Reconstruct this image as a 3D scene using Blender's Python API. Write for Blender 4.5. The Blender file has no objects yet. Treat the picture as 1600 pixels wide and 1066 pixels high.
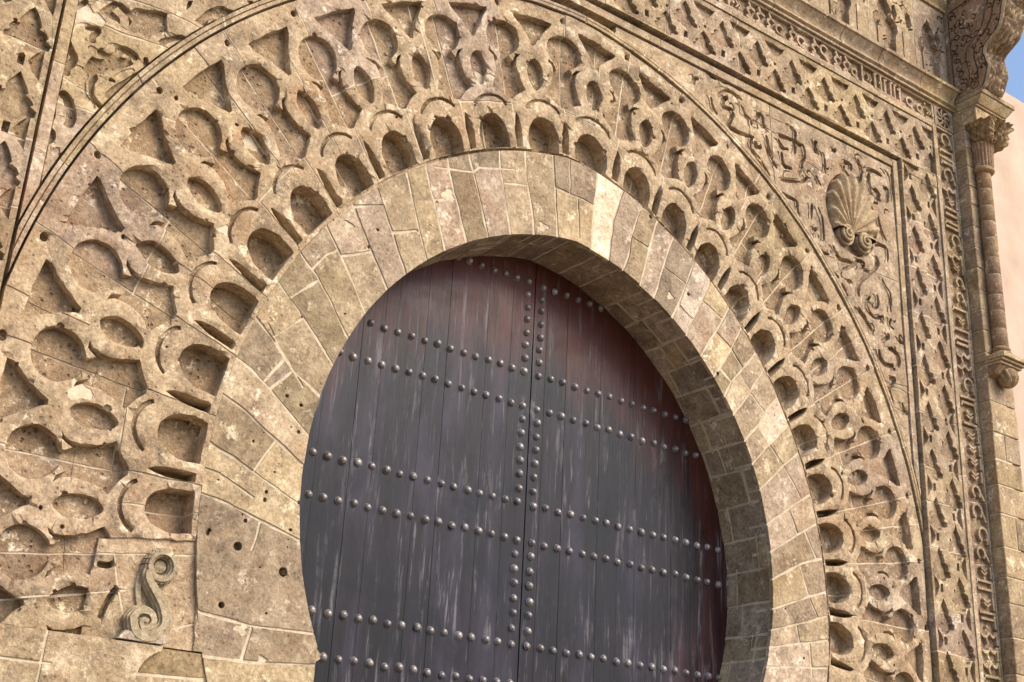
import bpy, bmesh, math, random
from mathutils import Vector, Matrix, noise
from mathutils.geometry import delaunay_2d_cdt
random.seed(7)
S = bpy.context.scene
C = S.collection
PI = math.pi

# ------------------------------------------------------------------ camera
cam_d = bpy.data.cameras.new('camera'); cam = bpy.data.objects.new('camera', cam_d); C.objects.link(cam)
CAM = Vector((-5.4966, -7.0063, -1.9813)); YAW, PITCH, ROLL = 0.6144, 0.38556, 0.05277
fwd = Vector((math.sin(YAW)*math.cos(PITCH), math.cos(YAW)*math.cos(PITCH), math.sin(PITCH)))
rgt = Vector((math.cos(YAW), -math.sin(YAW), 0)); upv = rgt.cross(fwd)
r2 = rgt*math.cos(ROLL)+upv*math.sin(ROLL); u2 = -rgt*math.sin(ROLL)+upv*math.cos(ROLL)
cam.matrix_world = Matrix(((r2.x, u2.x, -fwd.x, CAM.x), (r2.y, u2.y, -fwd.y, CAM.y), (r2.z, u2.z, -fwd.z, CAM.z), (0, 0, 0, 1)))
cam_d.sensor_width = 36; cam_d.lens = 36*2016.5/1600; cam_d.clip_start = .1; cam_d.clip_end = 2000
S.camera = cam

# ------------------------------------------------------------------ sky, sun, exposure
W = bpy.data.worlds.new('World'); S.world = W; W.use_nodes = True
wn = W.node_tree.nodes; wl = W.node_tree.links; wn.clear()
sky = wn.new('ShaderNodeTexSky'); sky.sky_type = 'NISHITA'; sky.sun_disc = False
SUN_EL, SUN_AZ = math.radians(42), math.radians(30)      # azimuth to the right of the facade's normal
sky.sun_elevation = SUN_EL; sky.sun_rotation = PI - SUN_AZ
sky.air_density = 1.0; sky.dust_density = 2.; sky.ozone_density = 1.5
bg = wn.new('ShaderNodeBackground'); bg.inputs['Strength'].default_value = .145
wo = wn.new('ShaderNodeOutputWorld'); wl.new(sky.outputs[0], bg.inputs[0]); wl.new(bg.outputs[0], wo.inputs[0])
sd = bpy.data.lights.new('sun', 'SUN'); sun = bpy.data.objects.new('sun', sd); C.objects.link(sun)
sd.energy = 2.0; sd.angle = math.radians(34); sd.color = (1, .88, .7)
to_sun = Vector((math.sin(SUN_AZ)*math.cos(SUN_EL), -math.cos(SUN_AZ)*math.cos(SUN_EL), math.sin(SUN_EL)))
sun.rotation_euler = to_sun.to_track_quat('Z', 'Y').to_euler(); sun.location = (6, -10, 12)
S.view_settings.view_transform = 'Standard'; S.view_settings.look = 'None'; S.view_settings.gamma = 1
S.view_settings.exposure = .86
S.view_settings.use_curve_mapping = False
GROUND = -3.6
S.cycles.max_bounces = 4; S.cycles.diffuse_bounces = 2; S.cycles.glossy_bounces = 2; S.cycles.transmission_bounces = 0

# ------------------------------------------------------------------ materials
class NT:
    def __init__(s, name):
        s.m = bpy.data.materials.new(name); s.m.use_nodes = True
        s.t = s.m.node_tree; s.t.nodes.clear()
    def n(s, typ, **kw):
        nd = s.t.nodes.new(typ)
        for k, v in kw.items():
            if k == 'ins':
                for kk, vv in v.items():
                    if isinstance(vv, bpy.types.NodeSocket): s.t.links.new(vv, nd.inputs[kk])
                    else: nd.inputs[kk].default_value = vv
            else: setattr(nd, k, v)
        return nd
    def noise(s, vec, scale, det=4, rough=.6, dist=0):
        return s.n('ShaderNodeTexNoise', ins={'Vector': vec, 'Scale': scale, 'Detail': det, 'Roughness': rough, 'Distortion': dist}).outputs[0]
    def ramp(s, fac, a, b, lo=0., hi=1.):
        return s.n('ShaderNodeMapRange', ins={0: fac, 1: a, 2: b, 3: lo, 4: hi}).outputs[0]
    def mix(s, fac, a, b, mode='MIX'):
        nd = s.n('ShaderNodeMix', data_type='RGBA', blend_type=mode)
        for i, v in ((0, fac), (6, a), (7, b)):
            if isinstance(v, bpy.types.NodeSocket): s.t.links.new(v, nd.inputs[i])
            else: nd.inputs[i].default_value = v if i == 0 else (*v, 1) if len(v) == 3 else v
        return nd.outputs[2]
    def math(s, op, a, b=0.):
        return s.n('ShaderNodeMath', operation=op, ins={0: a, 1: b}).outputs[0]
    def out(s, **kw):
        b = s.n('ShaderNodeBsdfPrincipled', ins=kw); o = s.n('ShaderNodeOutputMaterial')
        s.t.links.new(b.outputs[0], o.inputs[0]); return s.m

def stone_mat(name, dark, mid, light, bev=.008, strength=.55, pits=.35, var=.32, warm=(.36, .2, .1)):
    t = NT(name)
    geo = t.n('ShaderNodeNewGeometry'); oi = t.n('ShaderNodeObjectInfo')
    rnd = oi.outputs['Random']
    off = t.n('ShaderNodeVectorMath', operation='ADD', ins={0: geo.outputs['Position']})
    comb = t.n('ShaderNodeCombineXYZ', ins={0: t.math('MULTIPLY', rnd, 37.), 1: t.math('MULTIPLY', rnd, 11.), 2: 0.})
    t.t.links.new(comb.outputs[0], off.inputs[1])
    v = off.outputs[0]; P = geo.outputs['Position']
    med = t.noise(v, 5.5, 4, .72); fine = t.noise(v, 38, 4, .8)
    c = t.mix(t.ramp(med, .32, .56), dark, mid); c = t.mix(t.ramp(med, .54, .7), c, light)
    c = t.mix(t.ramp(t.noise(P, 1.4, 3, .7, 1.), .54, .72, 0, .5), c, warm)
    c = t.mix(t.ramp(t.noise(P, 3., 6, .78, .4), .52, .63, 0, .75), c, (.205, .148, .102))     # lichen and soot patches
    c = t.mix(t.ramp(t.noise(v, 7, 5, .8), .57, .67, 0, .85), c, (.86, .72, .54))             # lime wash remains
    c = t.mix(1., c, t.n('ShaderNodeCombineColor', ins={0: t.ramp(fine, .28, .72, .52, 1.34), 1: t.ramp(fine, .28, .72, .5, 1.33), 2: t.ramp(fine, .28, .72, .47, 1.32)}).outputs[0], 'MULTIPLY')
    vor = t.n('ShaderNodeTexVoronoi', ins={'Vector': v, 'Scale': 24., 'Randomness': 1.}).outputs['Distance']
    pit = t.math('MULTIPLY', t.ramp(vor, .12, .26, 1, 0), t.ramp(med, .42, .52, 1, 0))
    c = t.mix(t.math('MULTIPLY', pit, .6), c, (.1, .072, .048))
    tone = t.ramp(rnd, 0, 1, 1-var, 1+var*.55)
    c = t.mix(1., c, t.n('ShaderNodeCombineColor', ins={0: tone, 1: tone, 2: t.math('MULTIPLY', tone, t.ramp(t.math('FRACT', t.math('MULTIPLY', rnd, 7.3)), 0, 1, .88, 1.08))}).outputs[0], 'MULTIPLY')
    c = t.mix(1., c, oi.outputs['Color'], 'MULTIPLY')
    h = t.math('ADD', t.math('MULTIPLY', med, 1.2), t.math('MULTIPLY', fine, .6))
    h = t.math('SUBTRACT', h, t.math('MULTIPLY', pit, pits))
    ins = {'Height': h, 'Strength': strength, 'Distance': .02}
    if bev: 
        bv = t.n('ShaderNodeBevel', samples=2, ins={'Radius': bev}); ins['Normal'] = bv.outputs[0]
        dt = t.n('ShaderNodeVectorMath', operation='DOT_PRODUCT', ins={0: bv.outputs[0], 1: geo.outputs['Normal']}).outputs['Value']
        wear = t.math('MULTIPLY', t.ramp(dt, .985, .8, 0, 1), t.ramp(fine, .35, .65))
        c = t.mix(t.math('MULTIPLY', wear, .35), c, (.66, .54, .37))                          # rubbed edges
    bp = t.n('ShaderNodeBump', ins=ins)
    return t.out(**{'Base Color': c, 'Roughness': .92, 'Specular IOR Level': .25, 'Normal': bp.outputs[0]})

M = {}
M['stone'] = stone_mat('limestone', (.33, .23, .14), (.45, .33, .205), (.56, .43, .285), bev=.004, var=.2)
M['carved'] = stone_mat('carved_limestone', (.335, .235, .148), (.485, .36, .237), (.64, .5, .35), bev=.004, var=.14, strength=.7)
M['smooth'] = stone_mat('dressed_limestone', (.315, .23, .15), (.455, .342, .23), (.57, .445, .312), bev=.004, strength=.5, pits=.3, var=.3)
M['grey'] = stone_mat('grey_marble', (.36, .28, .205), (.45, .36, .265), (.55, .45, .35), bev=.003, strength=.5, warm=(.3, .2, .13))
M['sunk'] = stone_mat('rough_shaded_ground', (.25, .166, .104), (.36, .255, .163), (.47, .35, .232), bev=.003, var=.12, strength=1.1, pits=.8)  # rougher, browner recess floors, with some of the recess shade put into the colour
M['brown'] = stone_mat('brown_sandstone', (.25, .155, .085), (.33, .215, .125), (.4, .28, .17), bev=.004, var=.15)

def mortar_mat():
    t = NT('lime_mortar'); P = t.n('ShaderNodeNewGeometry').outputs['Position']
    n1 = t.noise(P, 14, 5, .7); n2 = t.noise(P, 90, 3)
    c = t.mix(t.ramp(n1, .32, .68), (.46, .355, .235), (.74, .61, .445))
    bp = t.n('ShaderNodeBump', ins={'Height': t.math('ADD', n1, n2), 'Strength': .5, 'Distance': .012})
    return t.out(**{'Base Color': c, 'Roughness': .95, 'Specular IOR Level': .2, 'Normal': bp.outputs[0]})
M['mortar'] = mortar_mat()

def plain_mat(name, a, b, scale=3., rough=.9, bump=.3):
    t = NT(name); P = t.n('ShaderNodeNewGeometry').outputs['Position']
    n1 = t.noise(P, scale, 6, .65); n2 = t.noise(P, scale*22, 4, .7)
    c = t.mix(t.ramp(n1, .3, .7), a, b)
    bp = t.n('ShaderNodeBump', ins={'Height': t.math('ADD', n1, t.math('MULTIPLY', n2, .4)), 'Strength': bump, 'Distance': .02})
    return t.out(**{'Base Color': c, 'Roughness': rough, 'Specular IOR Level': .2, 'Normal': bp.outputs[0]})
M['core'] = plain_mat('rubble_core', (.2, .145, .09), (.3, .22, .14))
M['pink'] = plain_mat('pink_plaster', (.5, .355, .265), (.68, .51, .395), .9, bump=.2)
M['ground'] = plain_mat('paved_ground', (.16, .13, .1), (.22, .185, .14), 2.)

def wood_mat():
    t = NT('painted_wood'); geo = t.n('ShaderNodeNewGeometry'); P = geo.outputs['Position']; oi = t.n('ShaderNodeObjectInfo'); rnd = oi.outputs['Random']
    sep = t.n('ShaderNodeSeparateXYZ', ins={0: P})
    def streak(sx, sz, det=5, rough=.65, ph=0.):
        v = t.n('ShaderNodeCombineXYZ', ins={0: t.math('ADD', t.math('MULTIPLY', sep.outputs[0], sx), t.math('MULTIPLY', rnd, .35)), 1: ph, 2: t.math('MULTIPLY', sep.outputs[2], sz)})
        return t.noise(v.outputs[0], 1., det, rough)
    s1 = streak(9, .9); s2 = streak(38, 1.6, 4); s3 = streak(120, 3., 3, .7); s4 = streak(3.2, .55, 5, .6, 4.); s5 = streak(16, 1.3, 6, .7, 9.)
    c = t.mix(t.ramp(s1, .3, .7), (.002, .0015, .0032), (.019, .0145, .028))
    c = t.mix(t.ramp(s4, .5, .62, 0, .8), c, (.036, .03, .05))
    blot = t.noise(P, 1.7, 5, .7, .8)
    c = t.mix(t.ramp(blot, .42, .62), t.mix(1., c, (.45, .42, .5), 'MULTIPLY'), c)
    # rust brown paint left where the arch shelters the boards
    dx = t.math('MULTIPLY', t.math('ADD', sep.outputs[0], .35), .82); dz = t.math('ADD', sep.outputs[2], .1)
    d = t.math('SQRT', t.math('ADD', t.math('MULTIPLY', dx, dx), t.math('MULTIPLY', dz, dz)))
    d = t.math('ADD', d, t.math('MULTIPLY', t.math('SUBTRACT', s2, .5), .9)); d = t.math('ADD', d, t.math('MULTIPLY', t.math('SUBTRACT', s4, .5), 1.4))
    c = t.mix(t.ramp(d, 1.6, 2.2, 0, .92), c, (.085, .022, .014))
    c = t.mix(t.math('MULTIPLY', t.ramp(s5, .55, .64, 0, .85), t.ramp(blot, .4, .6)), c, (.15, .14, .155))          # grey weathering runs
    c = t.mix(t.ramp(t.math('MULTIPLY', s2, s1), .33, .46, 0, .6), c, (.17, .145, .145))
    c = t.mix(t.ramp(s3, .62, .75, 0, .4), c, (.02, .016, .02))
    tone = t.ramp(rnd, 0, 1, .88, 1.12)
    c = t.mix(1., c, t.n('ShaderNodeCombineColor', ins={0: tone, 1: tone, 2: tone}).outputs[0], 'MULTIPLY')
    h = t.math('ADD', t.math('MULTIPLY', s3, .6), t.math('ADD', s2, s1))
    bp = t.n('ShaderNodeBump', ins={'Height': h, 'Strength': .45, 'Distance': .006})
    return t.out(**{'Base Color': c, 'Roughness': t.ramp(blot, .35, .65, .26, .5), 'Specular IOR Level': .27, 'Normal': bp.outputs[0]})
M['wood'] = wood_mat()
def iron_mat():
    t = NT('painted_iron'); P = t.n('ShaderNodeNewGeometry').outputs['Position']; rnd = t.n('ShaderNodeObjectInfo').outputs['Random']
    n = t.noise(P, 60, 4, .7)
    c = t.mix(t.ramp(n, .35, .7), (.1, .088, .094), (.32, .29, .285)); c = t.mix(t.ramp(rnd, .6, 1, 0, .5), c, (.45, .41, .39))
    bp = t.n('ShaderNodeBump', ins={'Height': n, 'Strength': .4, 'Distance': .004})
    return t.out(**{'Base Color': c, 'Roughness': .34, 'Metallic': .3, 'Normal': bp.outputs[0]})
M['iron'] = iron_mat()

# ------------------------------------------------------------------ object helpers
ROOTS = set()
def empty(name, loc):
    o = bpy.data.objects.new(name, None); C.objects.link(o); o.location = loc; o.empty_display_size = .3; return o
def adopt(o, parent):
    o.parent = parent
    if parent is not None and parent.type == 'EMPTY': o.location = o.location - parent.location
def tag(o, label=None, cat=None, group=None, kind=None):
    for k, v in (('label', label), ('category', cat), ('group', group), ('kind', kind)):
        if v: o[k] = v
    return o
def mesh_obj(name, verts, faces, mat, parent=None, smooth=40, loc=(0, 0, 0), mat2=None, flags=None):
    me = bpy.data.meshes.new(name); me.from_pydata(verts, [], faces); me.update()
    if mat: me.materials.append(M[mat])
    if mat2 and flags and any(flags): me.materials.append(M[mat2]); me.polygons.foreach_set('material_index', flags)
    if smooth:
        me.polygons.foreach_set('use_smooth', [True]*len(me.polygons)); me.set_sharp_from_angle(angle=math.radians(smooth))
    o = bpy.data.objects.new(name, me); C.objects.link(o); o.location = loc
    if parent is not None: adopt(o, parent)
    return o
def nz(x, y, z=0., s=1.): return noise.noise(Vector((x*s, y*s, z)))

# ------------------------------------------------------------------ 2-D shape helpers (facade plane: x across, z up)
def resample(pts, step, closed=False):
    out = []; n = len(pts)
    for i in range(n if closed else n-1):
        a = pts[i]; b = pts[(i+1) % n]; L = math.hypot(b[0]-a[0], b[1]-a[1]); k = max(1, int(round(L/step)))
        for j in range(k): out.append((a[0]+(b[0]-a[0])*j/k, a[1]+(b[1]-a[1])*j/k))
    if not closed: out.append(pts[-1])
    return out
def smooth_line(pts, k=6):
    if len(pts) < 3: return list(pts)
    out = []; n = len(pts)
    for i in range(n-1):
        p0, p1, p2, p3 = pts[max(i-1, 0)], pts[i], pts[i+1], pts[min(i+2, n-1)]
        for j in range(k):
            t = j/k; t2 = t*t; t3 = t2*t
            out.append(tuple(.5*(2*p1[c]+(p2[c]-p0[c])*t+(2*p0[c]-5*p1[c]+4*p2[c]-p3[c])*t2+(3*p1[c]-p0[c]-3*p2[c]+p3[c])*t3) for c in (0, 1)))
    out.append(tuple(pts[-1])); return out
def rough(poly, step=.03, amp=.004):
    out = []
    for x, z in resample(poly, step, True):
        out.append((x+amp*nz(x, z, 3.1, 14)*1.6+amp*.5*random.uniform(-1, 1), z+amp*nz(x, z, 8.7, 14)*1.6+amp*.5*random.uniform(-1, 1)))
    return out
def hull(P):
    P = sorted(set((round(a, 5), round(b, 5)) for a, b in P)); out = []
    for seq in (P, P[::-1]):
        h = []
        for q in seq:
            while len(h) > 1 and (h[-1][0]-h[-2][0])*(q[1]-h[-2][1])-(h[-1][1]-h[-2][1])*(q[0]-h[-2][0]) <= 1e-9: h.pop()
            h.append(q)
        out += h[:-1]
    return out
def stroke(pts, w0, w1=None, taper=.3, step=.045, wob=.18):
    """a drawn line as overlapping quads (robust under the triangulation)"""
    pts = resample(pts, step); n = len(pts); quads = []
    if n < 2: return quads
    nor = []
    for i in range(n):
        a = pts[max(i-1, 0)]; b = pts[min(i+1, n-1)]; dx, dz = b[0]-a[0], b[1]-a[1]; L = math.hypot(dx, dz) or 1
        nor.append((-dz/L, dx/L))
    w1 = w0 if w1 is None else w1; side = []
    for i, (x, z) in enumerate(pts):
        t = i/(n-1); e = min(1, min(t, 1-t)*n/2.2*.6+taper); w = (w0+(w1-w0)*t)*.5*e*(1+wob*nz(x, z, 1.3, 9))
        side.append(((x+nor[i][0]*w, z+nor[i][1]*w), (x-nor[i][0]*w, z-nor[i][1]*w)))
    for i in range(n-1):
        h = hull([side[i][0], side[i][1], side[i+1][1], side[i+1][0]])
        if len(h) > 2: quads.append(h)
    return quads
def circle(cx, cz, r, n=20, rz=None): return [(cx+r*math.cos(2*PI*i/n), cz+(rz or r)*math.sin(2*PI*i/n)) for i in range(n)]
def rect(x0, z0, x1, z1): return [(x0, z0), (x1, z0), (x1, z1), (x0, z1)]
VOID = 'void'
def inside(p, poly):
    x, y = p; c = False; j = len(poly)-1
    for i in range(len(poly)):
        xi, yi = poly[i]; xj, yj = poly[j]
        if (yi > y) != (yj > y) and x < (xj-xi)*(y-yi)/(yj-yi)+xi: c = not c
        j = i
    return c

def relief(name, dom, feats, joints, parent, piece, mat='carved', base=0., amp=.004, jd=.003, skirt=.05, uneven=.004, grid=.09,
           mapf=None, flip=False, min_area=.0012, bbox=None, jw=.016, back=.2, sunk=None, snap=False, patches=(), wear=0., jext=(.025, .06), tint=None, mortar='mortar'):
    """Cut a stone face along joints and carve it.
    dom: outline; feats: (polygon, depth or VOID, priority); joints: polylines. Each stone between joints becomes an object named `piece`
    under a bed of mortar named `name`."""
    V = []; F = []
    def addpoly(p):
        if sum(a[0]*b[1]-b[0]*a[1] for a, b in zip(p, p[1:]+p[:1])) < 0: p = p[::-1]
        i0 = len(V); V.extend(Vector((float(a), float(b))) for a, b in p); F.append(list(range(i0, i0+len(p))))
    addpoly(dom); xs = [p[0] for p in dom]; zs = [p[1] for p in dom]; x0, x1, z0, z1 = min(xs), max(xs), min(zs), max(zs)
    info = [None]
    for poly, d, pr in feats:
        if max(p[0] for p in poly) < x0 or min(p[0] for p in poly) > x1 or max(p[1] for p in poly) < z0 or min(p[1] for p in poly) > z1: continue
        addpoly(poly); info.append((d, pr))
    nfeat = len(F)
    segs = [(jj, a, b) for jj, l in enumerate(joints) for a, b in zip(l, l[1:])]
    def reach(p, q, own, lim):
        dx, dz = q[0]-p[0], q[1]-p[1]; L = math.hypot(dx, dz) or 1; dx /= L; dz /= L; best = None
        for jj, a, b in segs:
            if jj == own: continue
            ex_, ez_ = b[0]-a[0], b[1]-a[1]; det = dx*ez_-dz*ex_
            if abs(det) < 1e-9: continue
            t = ((a[0]-q[0])*ez_-(a[1]-q[1])*ex_)/det; u = ((a[0]-q[0])*dz-(a[1]-q[1])*dx)/det
            if -.06 < t < lim and -.05 <= u <= 1.05 and (best is None or abs(t) < abs(best)): best = t
        return best
    for jj, j in enumerate(joints):
        j = list(j)
        if snap and sum(math.hypot(b[0]-a[0], b[1]-a[1]) for a, b in zip(j, j[1:])) < .42:
            e0, e1 = reach(j[1], j[0], jj, .22), reach(j[-2], j[-1], jj, .22)
            for e, i0, i1 in ((e0, 0, 1), (e1, -1, -2)):
                if e is None: continue
                dx, dz = j[i0][0]-j[i1][0], j[i0][1]-j[i1][1]; L = math.hypot(dx, dz) or 1
                j[i0] = (j[i0][0]+dx/L*(e-.02), j[i0][1]+dz/L*(e-.02))
        span = sum(math.hypot(b[0]-a[0], b[1]-a[1]) for a, b in zip(j, j[1:]))
        for e, i0, i1 in ((0, 0, 1), (len(j), -1, -2)):
            dx, dz = j[i0][0]-j[i1][0], j[i0][1]-j[i1][1]; L = math.hypot(dx, dz) or 1; ext = jext[0] if span < .42 else jext[1]
            j.insert(0 if e == 0 else len(j), (j[i0][0]+dx/L*ext, j[i0][1]+dz/L*ext))
        q = [(x+.006*nz(x, z, 5., 7), z+.006*nz(x, z, 9., 7)) for x, z in resample(j, .05)]
        for s in stroke(q, jw, taper=.9, step=1e9, wob=.75):
            if max(p[0] for p in s) < x0 or min(p[0] for p in s) > x1 or max(p[1] for p in s) < z0 or min(p[1] for p in s) > z1: continue
            addpoly(s); info.append(None)
    for pt_ in patches:
        if len(pt_) != 3: addpoly(list(pt_)); info.append(None); continue
        px, pz, pr_ = pt_
        n_ = 13; ph = random.uniform(0, 6)
        addpoly([(px+pr_*(1+.35*math.sin(3*t+ph)+.2*math.sin(5*t+ph*2)+random.uniform(-.12, .12))*math.cos(t)*1.2, pz+pr_*(1+.35*math.sin(3*t+ph)+random.uniform(-.12, .12))*math.sin(t)) for t in [2*PI*i/n_ for i in range(n_)]]); info.append(None)
    if grid:
        gx = x0
        while gx < x1:
            gz = z0
            while gz < z1:
                p = (gx+random.uniform(-.3, .3)*grid, gz+random.uniform(-.3, .3)*grid)
                if inside(p, dom): V.append(Vector(p))
                gz += grid
            gx += grid
    vo, eo, fo, ov, oe, of = delaunay_2d_cdt(V, [], F, 1, 1e-5, True)
    got = [0.]*len(F)
    for f, orig in zip(fo, of):
        a, b, c = (vo[k] for k in f[:3]); ar = abs((b-a).cross(c-a))*.5
        for o in orig: got[o] += ar
    bad = set()
    for k, f in enumerate(F):
        pa = abs(sum(V[f[i]].cross(V[f[i-1]]) for i in range(len(f))))*.5
        if got[k] > pa*1.5+.002: bad.add(k)
    if bad: print('RELIEF', name, 'ignored', len(bad), 'of', len(F))
    tris = []; cls = []
    for f, orig in zip(fo, of):
        if 0 not in orig: continue
        best = (base, -1e9); jt = False; void = False
        for o in orig:
            if o == 0 or o in bad: continue
            if o >= nfeat: jt = True; continue
            d, pr = info[o]
            if pr > best[1] or (pr == best[1] and d != VOID and best[0] != VOID and not callable(d) and not callable(best[0]) and d > best[0]): best = (d, pr)
        if best[0] == VOID: continue
        tris.append(f); cls.append((best[0], jt))
    emap = {}
    for i, f in enumerate(tris):
        for a, b in zip(f, f[1:]+f[:1]): emap.setdefault((min(a, b), max(a, b)), []).append(i)
    comp = [-1]*len(tris); nc = 0
    for i in range(len(tris)):
        if comp[i] >= 0 or cls[i][1]: continue
        st = [i]; comp[i] = nc
        while st:
            k = st.pop(); f = tris[k]
            for a, b in zip(f, f[1:]+f[:1]):
                for g in emap[(min(a, b), max(a, b))]:
                    if comp[g] < 0 and not cls[g][1]: comp[g] = nc; st.append(g)
        nc += 1
    area = [0.]*(nc+1)
    for i, f in enumerate(tris):
        if comp[i] < 0: comp[i] = nc
        a, b, c = (vo[k] for k in f[:3]); area[comp[i]] += abs((b-a).cross(c-a))*.5
    small = {k for k in range(nc) if area[k] < min_area}
    for i in range(len(tris)):
        if comp[i] in small: comp[i] = nc
    offs = [random.uniform(-uneven, uneven) for _ in range(nc)]+[0.]
    tilt = [(random.uniform(-1, 1)*uneven*.5, random.uniform(-1, 1)*uneven*.5) for _ in range(nc)]+[(0, 0)]
    cen = [[0., 0., 0] for _ in range(nc+1)]
    for i, f in enumerate(tris):
        cc = cen[comp[i]]
        for k in f: cc[0] += vo[k].x; cc[1] += vo[k].y; cc[2] += 1
    lowest = {}; rim = {}
    if wear:
        for i, f in enumerate(tris):
            d = cls[i][0]; d = .05+base if callable(d) else d
            for k in f:
                a = lowest.get(k)
                lowest[k] = (d, d) if a is None else (min(a[0], d), max(a[1], d))
        for k, (a, b) in lowest.items():
            if b > a+.012: rim[k] = a
    def dep(v, i):
        x, z = vo[v]; d, jt = cls[i]; c = comp[i]
        lift = 0.
        if v in rim and not callable(d) and abs(d-rim[v]) < 1e-6: lift = wear*(.55+1.1*abs(nz(x, z, 4.4, 5))+.5*nz(x, z, 6.4, 30))
        if callable(d): d = d(x, z)
        r = d+lift+amp*nz(x, z, 2.2, 6)+amp*.6*nz(x, z, 7.7, 21)+offs[c]
        if c < nc and cen[c][2]:
            r += tilt[c][0]*(x-cen[c][0]/cen[c][2])*2+tilt[c][1]*(z-cen[c][1]/cen[c][2])*2
        if jt: r += jd
        return r
    if mapf is None: mapf = lambda x, z, d: (x, d, z)
    data = [([], [], {}) for _ in range(nc+1)]; flg = [[] for _ in range(nc+1)]
    def vert(c, v, d):
        vs, fs, mp = data[c]; key = (v, round(d, 5))
        if key not in mp: mp[key] = len(vs); vs.append(mapf(vo[v].x, vo[v].y, d))
        return mp[key]
    joined = set()
    for i, f in enumerate(tris):                     # the bed runs on behind the stones
        k = [vert(nc, q, back) for q in f]; data[nc][1].append(k[::-1] if flip else k)
        if comp[i] == nc:
            for a, b in zip(f, f[1:]+f[:1]):
                nb = [g for g in emap[(min(a, b), max(a, b))] if g != i]
                if nb and comp[nb[0]] != nc:
                    q = [vert(nc, b, dep(b, i)), vert(nc, a, dep(a, i)), vert(nc, a, back), vert(nc, b, back)]; data[nc][1].append(q[::-1] if flip else q)
    for i, f in enumerate(tris):
        c = comp[i]; ids = [vert(c, k, dep(k, i)) for k in f]
        while len(flg[c]) < len(data[c][1]): flg[c].append(0)
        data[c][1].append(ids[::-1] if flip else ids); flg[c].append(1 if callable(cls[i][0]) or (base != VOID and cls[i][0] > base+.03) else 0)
        for a, b in zip(f, f[1:]+f[:1]):
            nb = [g for g in emap[(min(a, b), max(a, b))] if g != i]
            da, db = dep(a, i), dep(b, i)
            if nb:
                ea, eb = dep(a, nb[0]), dep(b, nb[0])
                if ea <= da+1e-5 and eb <= db+1e-5: continue
                if comp[nb[0]] != c: ea += .012; eb += .012
                if c == nc and comp[nb[0]] != c: continue
                ea, eb = max(ea, da), max(eb, db)
            else: ea, eb = da+skirt, db+skirt
            if c == nc and not nb: ea = eb = back
            q = [vert(c, b, db), vert(c, a, da), vert(c, a, ea), vert(c, b, eb)]
            q2 = []
            for k in q:
                if k not in q2: q2.append(k)
            if len(q2) >= 3: data[c][1].append(q2[::-1] if flip else q2)
    if data[nc][1]: bed = mesh_obj(name, data[nc][0], data[nc][1], mortar, parent)
    else: bed = mesh_obj(name, [(0, .3, 0), (.01, .3, 0), (0, .3, .01)], [(0, 1, 2)], mortar, parent)
    pcs = []
    for c in range(nc):
        if c in small or not data[c][1]: continue
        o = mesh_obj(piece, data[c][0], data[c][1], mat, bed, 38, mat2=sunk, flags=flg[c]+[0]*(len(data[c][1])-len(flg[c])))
        if tint:
            for zone, col in tint:
                if inside((cen[c][0]/cen[c][2], cen[c][1]/cen[c][2]), zone): o.color = (*col, 1)
        pcs.append(o)
    return bed, pcs

# ------------------------------------------------------------------ the gate's curves
def arc_r(th, e, R, z0, d):
    s, c = math.sin(th), math.cos(th); lo, hi = .3, 9.
    for _ in range(40):
        m = (lo+hi)/2
        if math.hypot(math.sqrt((m*s)**2+d*d)+e, m*c-z0) > R: hi = m
        else: lo = m
    return (lo+hi)/2
_c = {}
def tab(key, a):
    k = (key, round(a*10))
    if k not in _c:
        e, R, z0, d = {'ring': (.56, 3.3, 0, .3), 'outer': (.2335, 4.3, .217, .2), 'inner': (.25, 2.33, .17, .04)}[key]
        _c[k] = arc_r(math.radians(round(a*10)/10), e, R, z0, d)
    return _c[k]
def curve_r(key, a):
    f = math.floor(a*10)/10; t = (a-f)*10
    return tab(key, f)*(1-t)+tab(key, f+.1)*t
def pol(a, r): return (r*math.sin(math.radians(a)), r*math.cos(math.radians(a)))
def ring_pt(a, din): return pol(a, curve_r('ring', a)+din)
def outer_pt(a, d=0.): return pol(a, curve_r('outer', a)+d)
def inner_pt(a, d=0.): return pol(a, curve_r('inner', a)+d)
def frange(a, b, n): return [a+(b-a)*i/n for i in range(n+1)]
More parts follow.
